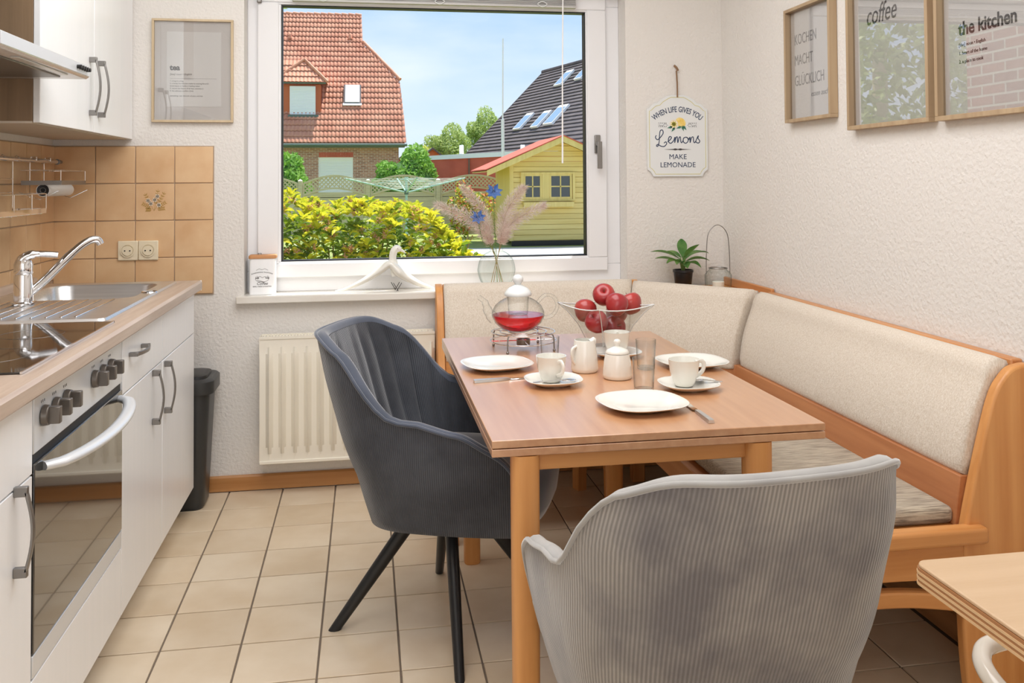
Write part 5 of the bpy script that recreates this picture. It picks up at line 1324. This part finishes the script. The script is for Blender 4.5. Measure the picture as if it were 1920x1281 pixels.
for i in range(60):
    x = ro.uniform(-.75, 1.4); mb.tube([(x*.6+.15, 3.5, GZ+.01), (x+ro.uniform(-.1, .1), 3.2+ro.uniform(0, .4), ro.uniform(.4, .85))], .006, 5)
o = mb.build('branches', M_['drystem'], bs); o['kind'] = 'stuff'
# ---- small mixed shrub before the fence, right of the bush
def leafblob(name, c, rx, ry, rz_, n, size, m, label, cat, group=None, trunk=None, ms=None, seed=1, core=None):
    r_ = random.Random(seed); t_ = thing(name, (c[0], c[1], GZ), label, cat, group)
    mbs = {k: MB() for k in (ms or [m])}
    for i in range(n):
        q = Vector((r_.gauss(0, 1), r_.gauss(0, 1), r_.gauss(0, 1))).normalized(); lump = 1+.16*math.sin(q.x*5+seed)+.13*math.sin(q.z*6+q.x*4+seed)
        k = r_.random()**.28; p = Vector((c[0]+q.x*rx*k*lump, c[1]+q.y*ry*k*lump, c[2]+q.z*rz_*k*lump))
        if p.z < GZ+.02: continue
        a = Vector((r_.gauss(0, 1), r_.gauss(0, 1), r_.gauss(0, 1))).normalized(); b = a.orthogonal().normalized(); s_ = size*r_.uniform(.6, 1.3)
        mbs[r_.choice(list(mbs))].add([p-a*s_, p+b*s_*.45, p+a*s_, p-b*s_*.45], [(0, 1, 2, 3)])
    for k in mbs: o = mbs[k].build('foliage', M_[k], t_, fixn=False); o['kind'] = 'stuff'
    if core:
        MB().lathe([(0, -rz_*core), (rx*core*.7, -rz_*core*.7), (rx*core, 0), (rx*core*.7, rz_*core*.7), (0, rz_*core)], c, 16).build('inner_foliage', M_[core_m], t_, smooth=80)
    if trunk: MB().tube([(c[0], c[1], GZ), (c[0], c[1], c[2])], trunk, 8).build('trunk', M_['fence'], t_, smooth=60)
    return t_
M_['redleaf'] = mat('reddish_leaf', (206, 110, 70), .5)
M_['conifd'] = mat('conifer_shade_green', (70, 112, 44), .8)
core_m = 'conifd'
leafblob('mixed_shrub', (3.1, 19.25, .5), .6, .35, .62, 1500, .055, 'leafy', 'low red and green shrub growing in front of the fence', 'shrub', ms=['leafy', 'leafg', 'redleaf'], trunk=.02, seed=3)
leafblob('clipped_conifer', (-2.05, 22.6, 1.15), 1.05, .8, 1.0, 9000, .075, 'conif', 'clipped green conifer left, behind the fence at the window edge', 'conifer', 'clipped conifers by the brick house', trunk=.08, seed=5, core=.8)
leafblob('clipped_conifer', (1.75, 22.6, 1.10), .98, .8, .98, 9000, .075, 'conif', 'clipped green conifer behind the fence, right of the shuttered window', 'conifer', 'clipped conifers by the brick house', trunk=.08, seed=7, core=.8)
# ---- fence: arched lattice panels between capped posts
FYY = 20.0
def fence_panel(x0, x1, label):
    t_ = thing('lattice_fence', ((x0+x1)/2, FYY, GZ), label, 'fence panel', 'arched fence panels')
    W2 = (x1-x0)/2; cx_ = (x0+x1)/2; zs_, rise = 1.20, .20; lo_, lr = .90, .18
    def top(x): return zs_+rise*math.cos((x-cx_)/W2*PI/2)
    def low(x): return lo_+lr*math.cos((x-cx_)/W2*PI/2)
    def band(fn, h, y0, y1):
        mb = MB(); n = 16; v = []; 
        for i in range(n+1):
            x = x0+(x1-x0)*i/n; z = fn(x); v += [(x, y0, z-h), (x, y0, z), (x, y1, z), (x, y1, z-h)]
        mb.v = v
        for i in range(n):
            a = i*4
            for k in range(4): mb.f.append((a+k, a+(k+1) % 4, a+4+(k+1) % 4, a+4+k))
        mb.f += [(0, 1, 2, 3), (n*4+3, n*4+2, n*4+1, n*4)]; return mb
    band(top, .05, FYY-.03, FYY+.03).build('top_rail', M_['fence'], t_)
    band(low, .05, FYY-.03, FYY+.03).build('lattice_rail', M_['fence'], t_)
    for x in (x0, x1-.045): MB().box(x, x+.045, FYY-.028, FYY+.028, GZ+.05, zs_).build('side_stile', M_['fence'], t_)
    mb = MB(); stp = .105
    for sgn in (-1, 1):
        k = -30
        while k < 30:
            pts_ = []; c0 = k*stp
            for i in range(60):
                x = x0+(x1-x0)*(i+.5)/60; z = sgn*(x-cx_)+c0+1.0
                if low(x)-.01 < z < top(x)-.02: pts_.append((x, z))
            if len(pts_) > 1: mb.bar((pts_[0][0], FYY+.006*sgn, pts_[0][1]), (pts_[-1][0], FYY+.006*sgn, pts_[-1][1]), .03, .012, (0, 1, 0))
            k += 1
    o = mb.build('lattice', M_['fence'], t_); o['kind'] = 'stuff'
    nb = 9
    for k in range(nb):
        z0 = GZ+.06+k*.125
        if k < nb-2: MB().box(x0+.045, x1-.045, FYY-.012+(k % 2)*.008, FYY+.004+(k % 2)*.008, z0, z0+.135).build('board', M_['fence'], t_)
        else:
            z1f = lambda x, z0=z0: max(z0+.002, min(z0+.14, low(x)-.04)); mb = MB(); n = 12; v = []
            for i in range(n+1):
                x = x0+.045+(x1-x0-.09)*i/n; v += [(x, FYY-.01, z0), (x, FYY-.01, z1f(x)), (x, FYY+.006, z1f(x)), (x, FYY+.006, z0)]
            mb.v = v
            for i in range(n):
                a = i*4
                for q in range(4): mb.f.append((a+q, a+(q+1) % 4, a+4+(q+1) % 4, a+4+q))
            mb.build('board', M_['fence'], t_)
    return t_
px_ = [-2.93, -1.129, .586, 2.405, 4.27]
for k, lb in enumerate(('arched lattice-top fence panel furthest left, cut by the window edge', 'arched lattice-top fence panel below the shuttered house window', 'arched lattice-top fence panel behind the rotary dryer', 'arched lattice-top fence panel next to the wooden shed, red wall behind')):
    fence_panel(px_[k]+.06, px_[k+1]-.06, lb)
for k, lb in enumerate(('fence post hidden left of the window edge', 'square fence post left of the shuttered house window', 'square fence post left of the rotary dryer', 'square fence post between dryer and last lattice panel', 'square fence post beside the wooden shed')):
    p_ = thing('fence_post', (px_[k], FYY, GZ), lb, 'post', 'capped fence posts'); x = px_[k]
    box('post', M_['fence'], p_, x-.055, x+.055, FYY-.055, FYY+.055, GZ, 1.25, bevel=.006)
    MB().add([(x-.06, FYY-.06, 1.25), (x+.06, FYY-.06, 1.25), (x+.06, FYY+.06, 1.25), (x-.06, FYY+.06, 1.25), (x, FYY, 1.30)], [(3, 2, 1, 0), (0, 1, 4), (1, 2, 4), (2, 3, 4), (3, 0, 4)]).build('cap', M_['outwhite'], p_)
# ---- rotary clothes dryer
ry = thing('rotary_dryer', (1.356, 15, GZ), 'mint green rotary clothes dryer standing open on the lawn', 'clothes dryer')
MB().tube([(1.356, 15, GZ), (1.356, 15, 1.29)], .026, 12).build('pole', M_['dryer'], ry, smooth=60)
MB().tube([(1.356, 15, .95), (1.356, 15, 1.03)], .045, 12).build('hub', M_['gutter'], ry, smooth=60)
MB().tube([(1.356, 15, 1.24), (1.356, 15, 1.31)], .04, 12).build('crown', M_['dryer'], ry, smooth=60)
ARM = 1.24; tips = []
for k in range(4):
    a = .12+k*PI/2; d = Vector((math.cos(a), math.sin(a), 0)); T_ = Vector((1.356, 15, 0))+d*ARM; tips.append(d)
    MB().tube([Vector((1.356, 15, 1.0))+d*.04, T_+Vector((0, 0, 1.285))], .016, 8).build('arm', M_['dryer'], ry, smooth=60)
    MB().tube([Vector((1.356, 15, 1.27))+d*.03, Vector((1.356, 15, 1.17))+d*.66], .007, 6).build('stay', M_['dryer'], ry, smooth=60)
mb = MB()
for q in range(7):
    f_ = .30+.115*q; z = 1.0+.285*f_
    for k in range(4):
        a = Vector((1.356, 15, z+.002))+tips[k]*ARM*f_; b = Vector((1.356, 15, z+.002))+tips[(k+1) % 4]*ARM*f_; mb.tube([a, a.lerp(b, .5)-Vector((0, 0, .012)), b], .0042, 4)
o = mb.build('washing_lines', M_['line'], ry); o['kind'] = 'stuff'
# ---- wooden garden shed
SY = 16.2
sh_ = thing('garden_shed', (4.87, SY+1.2, GZ), 'yellow wooden plank garden shed with two small windows', 'shed')
apx, apz, slope = 4.868, 2.21, .44
def gz(x): return apz-.10-abs(x-apx)*slope
k = 0; z = GZ+.13
while z < apz-.14:
    z1 = min(z+.118, apz-.13)
    h = (apz-.10-z)/slope; x0 = max(3.725, apx-h); x1 = min(6.02, apx+h)
    h1 = (apz-.10-z1)/slope; a0_ = max(3.725, apx-h1); a1_ = min(6.02, apx+h1)
    MB().prism([(x0, z+.002), (x1, z+.002), (a1_, z1-.004), (a0_, z1-.004)], 'Y', SY, SY+.028).build('plank', M_['shed'], sh_, bevel=.005, seg=1); z = z1; k += 1
MB().box(3.73, 6.01, SY+.03, SY+2.4, GZ+.12, 1.56).build('shed_body', M_['shedz'], sh_)
box('plinth_beam', M_['black'], sh_, 3.75, 6.0, SY+.03, SY+.12, GZ, GZ+.12, bevel=0)
for x in (3.70, 5.97): box('corner_board', M_['shedz'], sh_, x, x+.09, SY-.02, SY+.01, GZ+.12, gz(3.75)+.0, bevel=.004)
for sgn, nm in ((-1, 'L'), (1, 'R')):
    xe = apx+sgn*1.72; ze = apz-1.72*slope
    mb = MB().prism([(apx, apz), (xe, ze), (xe, ze-.13), (apx, apz-.14)], 'Y', SY-.36, SY-.33); mb.build('barge_board', M_['shedz'], sh_, bevel=.004)
    mb = MB().prism([(apx, apz+.022), (xe+sgn*.03, ze+.022), (xe+sgn*.03, ze), (apx, apz)], 'Y', SY-.38, SY+2.5); mb.build('roof', M_['redwall'], sh_)
    mb = MB().prism([(apx, apz-.02), (xe, ze-.02), (xe, ze-.04), (apx, apz-.04)], 'Y', SY-.33, SY+2.4); mb.build('roof_boards', M_['shedz'], sh_)
def shed_window(x0, x1, z0, z1):
    w_ = ringm(x0, x1, z0, z1, .05, .05, .05, .05, SY-.035, SY+.0).build('window_frame', M_['shedz'], sh_, bevel=.004)
    MB().box(x0+.05, x1-.05, SY-.012, SY-.008, z0+.05, z1-.05).build('pane', M_['darkpane'], w_)
    mb = MB(); cx_ = (x0+x1)/2; cz_ = (z0+z1)/2; mb.box(cx_-.013, cx_+.013, SY-.026, SY-.012, z0+.05, z1-.05); mb.box(x0+.05, x1-.05, SY-.026, SY-.012, cz_-.013, cz_+.013); mb.build('glazing_bars', M_['shedz'], w_)
shed_window(4.01, 4.44, .80, 1.37); shed_window(4.60, 5.13, .80, 1.37)
ringm(3.95, 5.20, .755, 1.41, .06, .06, .045, .045, SY-.05, SY-.001).build('window_surround', M_['shedz'], sh_, bevel=.004)
box('window_mullion', M_['shedz'], sh_, 4.44, 4.60, SY-.045, SY-.001, .80, 1.366, bevel=.004)
box('window_box', M_['shedz'], sh_, 4.00, 5.15, SY-.16, SY-.001, .625, .74, bevel=.006)
# ---- red flat-roofed outbuilding
rw = thing('red_outbuilding', (4.3, 26, GZ), 'low red-clad flat-roofed building with white fascia behind the shed', 'building')
MB().prism([(2.45, 24.0), (9, 22.0), (9, 27), (2.45, 28)], 'Z', GZ, 1.99).build('wall', M_['redwall'], rw)
mb = MB(); n0, n1 = Vector((2.42, 23.98, 0)), Vector((9.03, 21.95, 0))
mb.add([(2.42, 23.97, 1.87), (9.03, 21.94, 2.13), (9.03, 21.94, 2.30), (2.42, 23.97, 2.0), (2.42, 28, 1.87), (9.03, 27, 2.13), (9.03, 27, 2.30), (2.42, 28, 2.0)], [(0, 1, 2, 3), (5, 4, 7, 6), (3, 2, 6, 7), (1, 0, 4, 5), (0, 3, 7, 4), (1, 5, 6, 2)]); mb.build('fascia', M_['outwhite'], rw)
for x, y in ((3.5, 24.5), (5.4, 24.2)): MB().tube([(x, y, 1.9), (x, y, 2.35)], .07, 10).build('roof_vent', M_['outwhite'], rw)
mb = MB(); mb.box(3.62, 3.64, 23.55, 23.63, GZ, 1.9); mb.build('panel_joint', M_['gutter'], rw)
an = thing('antenna_mast', (4.235, 19.5, GZ), 'tall thin white telescopic pole behind the lattice fence', 'pole')
MB().tube([(4.225, 20.6, GZ), (4.225, 20.6, 2.9)], .045, 10).build('lower_tube', M_['outwhite'], an, smooth=60)
MB().tube([(4.225, 20.6, 2.9), (4.245, 20.6, 5.12)], .020, 8).build('upper_tube', M_['outwhite'], an, smooth=60)
# ---- brick house with clay tile roof
ho = thing('brick_house', (-1.5, 38, GZ), 'brick house with steep orange clay tile roof, dormer and skylight', 'house')
mb = MB(); mb.box(-1.487-8, -1.487, 36, 36.3, GZ, 2.95); mb.box(-.016, 1.95, 36, 36.3, GZ, 2.95); mb.box(-1.487, -.016, 36, 36.3, 2.286, 2.95); mb.box(-1.487, -.016, 36, 36.3, GZ, .55); mb.box(1.70, 1.95, 36.3, 46, GZ, 2.95)
mb.build('wall', M_['brick'], ho)
for k in range(22): MB().box(-1.46+k*.066, -1.405+k*.066, 35.985, 36.0, 2.286, 2.50).build('lintel_brick', M_['redwall'], ho)
sw = MB().box(-1.487, -.016, 36.06, 36.10, .55, 2.286).build('shuttered_window', M_['shutter'], ho)
ringm(-1.487, -.016, .55, 2.286, .05, .05, .05, .12, 36.03, 36.1).build('window_frame', M_['outwhite'], sw)
# corrugated tile courses, clipped to the roof outline (verge, half hip, ridge)
P0y, P0z, tanp = 35.59, 2.89, 1.19
def xr(z):       # right-hand roof outline at height z
    pts_ = [(2.89, 2.27), (3.95, 2.22), (5.91, 2.07), (6.87, 1.28), (7.86, .40), (9.36, .34)]
    for (a, xa), (b, xb) in zip(pts_, pts_[1:]):
        if z <= b: return xa+(xb-xa)*(z-a)/(b-a)
    return .34
per = .168; ROWH = .262; rows = 25
mb = MB(); nseg = 6
for r in range(rows):
    z0, z1 = P0z+r*ROWH, min(P0z+(r+1)*ROWH, 9.38)
    y0, y1 = P0y+(z0-P0z)/tanp, P0y+(z1-P0z)/tanp
    x = -3.9; cols = []
    xmax = xr((z0+z1)/2)
    i = 0
    while x < xmax: cols.append(x); i += 1; x = -3.9+i*per/nseg
    cols.append(xmax); b = len(mb.v)
    for X_ in cols:
        ph = (X_+3.9)/per*2*PI; h = .046*(.5+.5*math.cos(ph))
        mb.v += [(X_, y0-h*.76-.035, z0+h*.64+.030-.0), (X_, y0-h*.76-.035+.0, z0+h*.64+.004), (X_, y1-h*.76, z1+h*.64)]
    for i in range(len(cols)-1):
        a = b+i*3; mb.f.append((a, a+2, a+5, a+3)); mb.f.append((a+1, a, a+3, a+4))
o = mb.build('roof_tiles', M_['rooftile'], ho, fixn=False, smooth=50); o['kind'] = 'stuff'
mb = MB().add([(-12, 35.62, 2.86), (2.2, 35.62, 2.86), (2.0, 38.1, 5.85), (1.2, 38.95, 6.82), (.35, 39.8, 7.8), (.3, 41.05, 9.3), (-12, 41.05, 9.3), (2.0, 46.4, 2.86), (-12, 46.4, 2.86), (2.0, 43.9, 5.85)],
    [(0, 1, 2, 3, 4, 5, 6), (6, 5, 4, 9, 7, 8), (2, 4, 9), (1, 7, 9, 2)]); mb.build('roof', M_['rooftile'], ho, fixn=False)
for k in range(12): MB().tube([(.34-k*.33, 41.06, 9.39), (.03-k*.33, 41.06, 9.42)], [.085, .10], 8).build('ridge_tile', M_['rooftile'], ho, smooth=60)
hp = [(2.10, 38.05, 5.93), (1.28, 38.93, 6.90), (.42, 39.75, 7.90)]
MB().tube(hp, .08, 8).build('hip_cap', M_['rooftile'], ho, smooth=60)
MB().tube([(-8, 35.5, 2.80), (2.30, 35.5, 2.80)], .065, 8).build('gutter', M_['gutter'], ho, smooth=60)
MB().box(-8, 2.2, 35.55, 36.0, 2.70, 2.78).build('soffit', M_['gutter'], ho)
for x, z in ((-2.98, 8.0), (-.20, 8.05)): 
    y = P0y+(z-P0z)/tanp; MB().tube([(x, y-.06, z), (x, y-.1, z+.2)], [.12, .03], 8).build('vent_tile', M_['rooftile'], ho)
# skylight
sk_ = MB().prism([(37.00, 4.66), (37.72, 5.50), (37.68, 5.62), (36.92, 4.72)], 'X', -.44, .33).build('skylight', M_['darktile'], ho)
MB().prism([(36.95, 4.75), (37.66, 5.58), (37.65, 5.61), (36.93, 4.78)], 'X', -.37, .26).build('pane', M_['outwhite'], sk_)
MB().prism([(36.88, 4.60), (36.95, 4.68), (36.93, 4.72), (36.86, 4.64)], 'X', -.47, .36).build('flashing', M_['outwhite'], sk_)
# dormer
dm_ = MB().box(-3.9, -1.42, 36.7, 38.4, 4.12, 5.50).build('dormer', M_['dormer'], ho)
MB().box(-2.70, -1.68, 36.64, 36.70, 4.22, 5.36).build('shutter', M_['shutter'], dm_)
ringm(-2.74, -1.64, 4.18, 5.42, .05, .05, .05, .14, 36.62, 36.69).build('window_frame', M_['outwhite'], dm_)
MB().box(-2.80, -1.50, 36.5, 36.7, 4.06, 4.16).build('sill', M_['gutter'], dm_)
MB().tube([(-3.9, 36.5, 5.56), (-1.18, 36.5, 5.56)], .05, 8).build('gutter', M_['gutter'], dm_)
mb = MB(); mb.add([(-3.9, 36.45, 5.58), (-1.15, 36.45, 5.58), (-2.15, 37.2, 6.62), (-3.9, 37.2, 6.62), (-2.15, 39.2, 6.70), (-1.15, 38.6, 5.65)], [(0, 1, 2, 3), (1, 5, 4, 2), (3, 2, 4)]); mb.build('dormer_roof', M_['rooftile'], dm_, fixn=False)
mb = MB()
for r in range(4):
    z0, z1 = 5.58+r*.262, 5.58+(r+1)*.262; y0 = 36.45+(z0-5.58)*.72; y1 = 36.45+(z1-5.58)*.72; b = len(mb.v); xm = -1.15-(z0+.13-5.58)*.96; i = 0; cols = []
    while -3.6+i*per/6 < xm: cols.append(-3.6+i*per/6); i += 1
    for X_ in cols: h = .028*(.5+.5*math.cos((X_+3.6)/per*2*PI)); mb.v += [(X_, y0-h-.03, z0+h*.5+.02), (X_, y1-h, z1+h*.5)]
    for i in range(len(cols)-1): a = b+i*2; mb.f.append((a, a+1, a+3, a+2))
o = mb.build('dormer_tiles', M_['rooftile'], dm_, fixn=False); o['kind'] = 'stuff'
MB().tube([(-1.10, 36.42, 5.60), (-2.15, 37.18, 6.68)], .07, 8).build('hip_cap', M_['rooftile'], dm_); MB().tube([(-2.15, 37.18, 6.68), (-3.3, 36.6, 5.75)], .07, 8).build('hip_cap', M_['rooftile'], dm_)
# ---- dark roofed house on the right
dk = thing('dark_roof_house', (8.5, 32, GZ), 'house with big dark tiled roof and five skylights, upper right', 'house')
A = Vector((8.457, 36, 6.113)); dd = Vector((.239, -.971, 0)).normalized(); dp = Vector((-.971, -.239, 0)); dn_v = (dp+Vector((0, 0, -1))).normalized()
nrm = dd.cross(dn_v).normalized(); 
if nrm.z < 0: nrm = -nrm
def RP(u, v, h=0): return A+dd*u+dn_v*v+nrm*h
Ld, Wd_ = 17.0, 5.6
mb = MB()
nr = 26
for r in range(nr):
    v0, v1 = Wd_*(r)/nr, Wd_*(r+1)/nr
    mb.add([RP(0, v0, .0), RP(Ld, v0, .0), RP(Ld, v1+.02, .045), RP(0, v1+.02, .045), RP(Ld, v1+.02, 0), RP(0, v1+.02, 0)], [(0, 1, 2, 3), (3, 2, 4, 5)])
mb.build('roof_courses', M_['darktile'], dk, fixn=False)['kind'] = 'stuff'
dm2 = (Vector((.971, .239, 0))+Vector((0, 0, -1))).normalized()
mb = MB().add([A, A+dd*Ld, A+dd*Ld+dm2*Wd_, A+dm2*Wd_], [(0, 1, 2, 3)]); mb.build('roof_far_side', M_['darktile'], dk, fixn=False)
q0 = RP(0.4, Wd_-.3); q1 = RP(Ld, Wd_-.3); mb = MB(); off_ = Vector((.971, .239, 0))*7.6
def zq(v, z): return (v.x, v.y, z)
mb.add([zq(q0, GZ), zq(q1, GZ), zq(q1, q1.z), zq(q0, q0.z), zq(q0+off_, GZ), zq(q1+off_, GZ), zq(q1+off_, q1.z), zq(q0+off_, q0.z), tuple(A+dd*.4-Vector((0, 0, .1)))], [(0, 1, 2, 3), (4, 7, 6, 5), (0, 3, 8, 7, 4)]); mb.build('wall', M_['redwall'], dk)
MB().tube([A-dd*.1, A+dd*Ld], .10, 8).build('ridge_cap', M_['darktile'], dk)
MB().tube([RP(0, 0), RP(0, Wd_)], .05, 8).build('verge', M_['darktile'], dk)
for u0, u1, v0, v1 in ((3.35, 4.0, .62, 1.52), (5.0, 5.6, .70, 1.40), (3.3, 4.0, 3.18, 4.10), (5.05, 5.7, 3.22, 4.12), (6.1, 6.9, 3.02, 4.05)):
    s1 = MB().add([RP(u0, v0, .03), RP(u1, v0, .03), RP(u1, v1, .03), RP(u0, v1, .03), RP(u0, v0, .12), RP(u1, v0, .12), RP(u1, v1, .12), RP(u0, v1, .12)], [(4, 5, 6, 7), (0, 1, 5, 4), (1, 2, 6, 5), (2, 3, 7, 6), (3, 0, 4, 7)]).build('skylight', M_['outwhite'], dk)
    MB().add([RP(u0+.05, v0+.14, .125), RP(u1-.05, v0+.14, .125), RP(u1-.05, v1-.05, .125), RP(u0+.05, v1-.05, .125)], [(0, 1, 2, 3)]).build('pane', M_['skyl'], s1, fixn=False)
# ---- far gables and trees
for x, z, w_, lb in ((3.05, 3.09, .62, 'small distant brown gable left of the red outbuilding'), (4.63, 3.33, .75, 'distant brown gable roof in front of the far trees')):
    g_ = thing('distant_house', (x, 46+(x-3)*4, GZ), lb, 'house')
    MB().prism([(x-w_*2, GZ), (x+w_*2, GZ), (x+w_*2, z-w_*1.5), (x, z-.04), (x-w_*2, z-w_*1.5)], 'Y', 47.2+(x-3)*3.2, 50+(x-3)*3.2).build('wall', M_['dormer'], g_)
    for sg_ in (-1, 1): MB().prism([(x, z), (x+sg_*w_*2.2, z-w_*1.75), (x+sg_*w_*2.2, z-w_*1.75-.12), (x, z-.12)], 'Y', 47+(x-3)*3.2, 50.2+(x-3)*3.2).build('roof', M_['darktile'], g_)
for x, y, z, rx, rz_, n, mm, lb, sd in ((6.3, 60, 3.4, 1.8, 1.6, 5000, 'tree', 'broad pale green tree far behind the red outbuilding', 1), (9.4, 63, 4.6, 1.7, 1.8, 5000, 'tree', 'taller pale green tree just left of the dark roof', 2), (4.9, 59.5, 2.6, 1.1, .95, 2500, 'treey', 'low yellow-green tree beside the distant gable', 3)):
    leafblob('distant_tree', (x, y, z), rx, 1.5, rz_, n, .13, mm, lb, 'tree', 'far trees', trunk=.15, seed=sd)
# garden tree and pale house seen mirrored in the pictures
leafblob('garden_tree', (-1.9, 5.2, 2.6), 1.3, 1.3, 2.4, 5000, .07, 'tree', 'leafy tree beside the brick wing, left of the window view', 'tree', trunk=.08, ms=['tree', 'leafg'], seed=9)
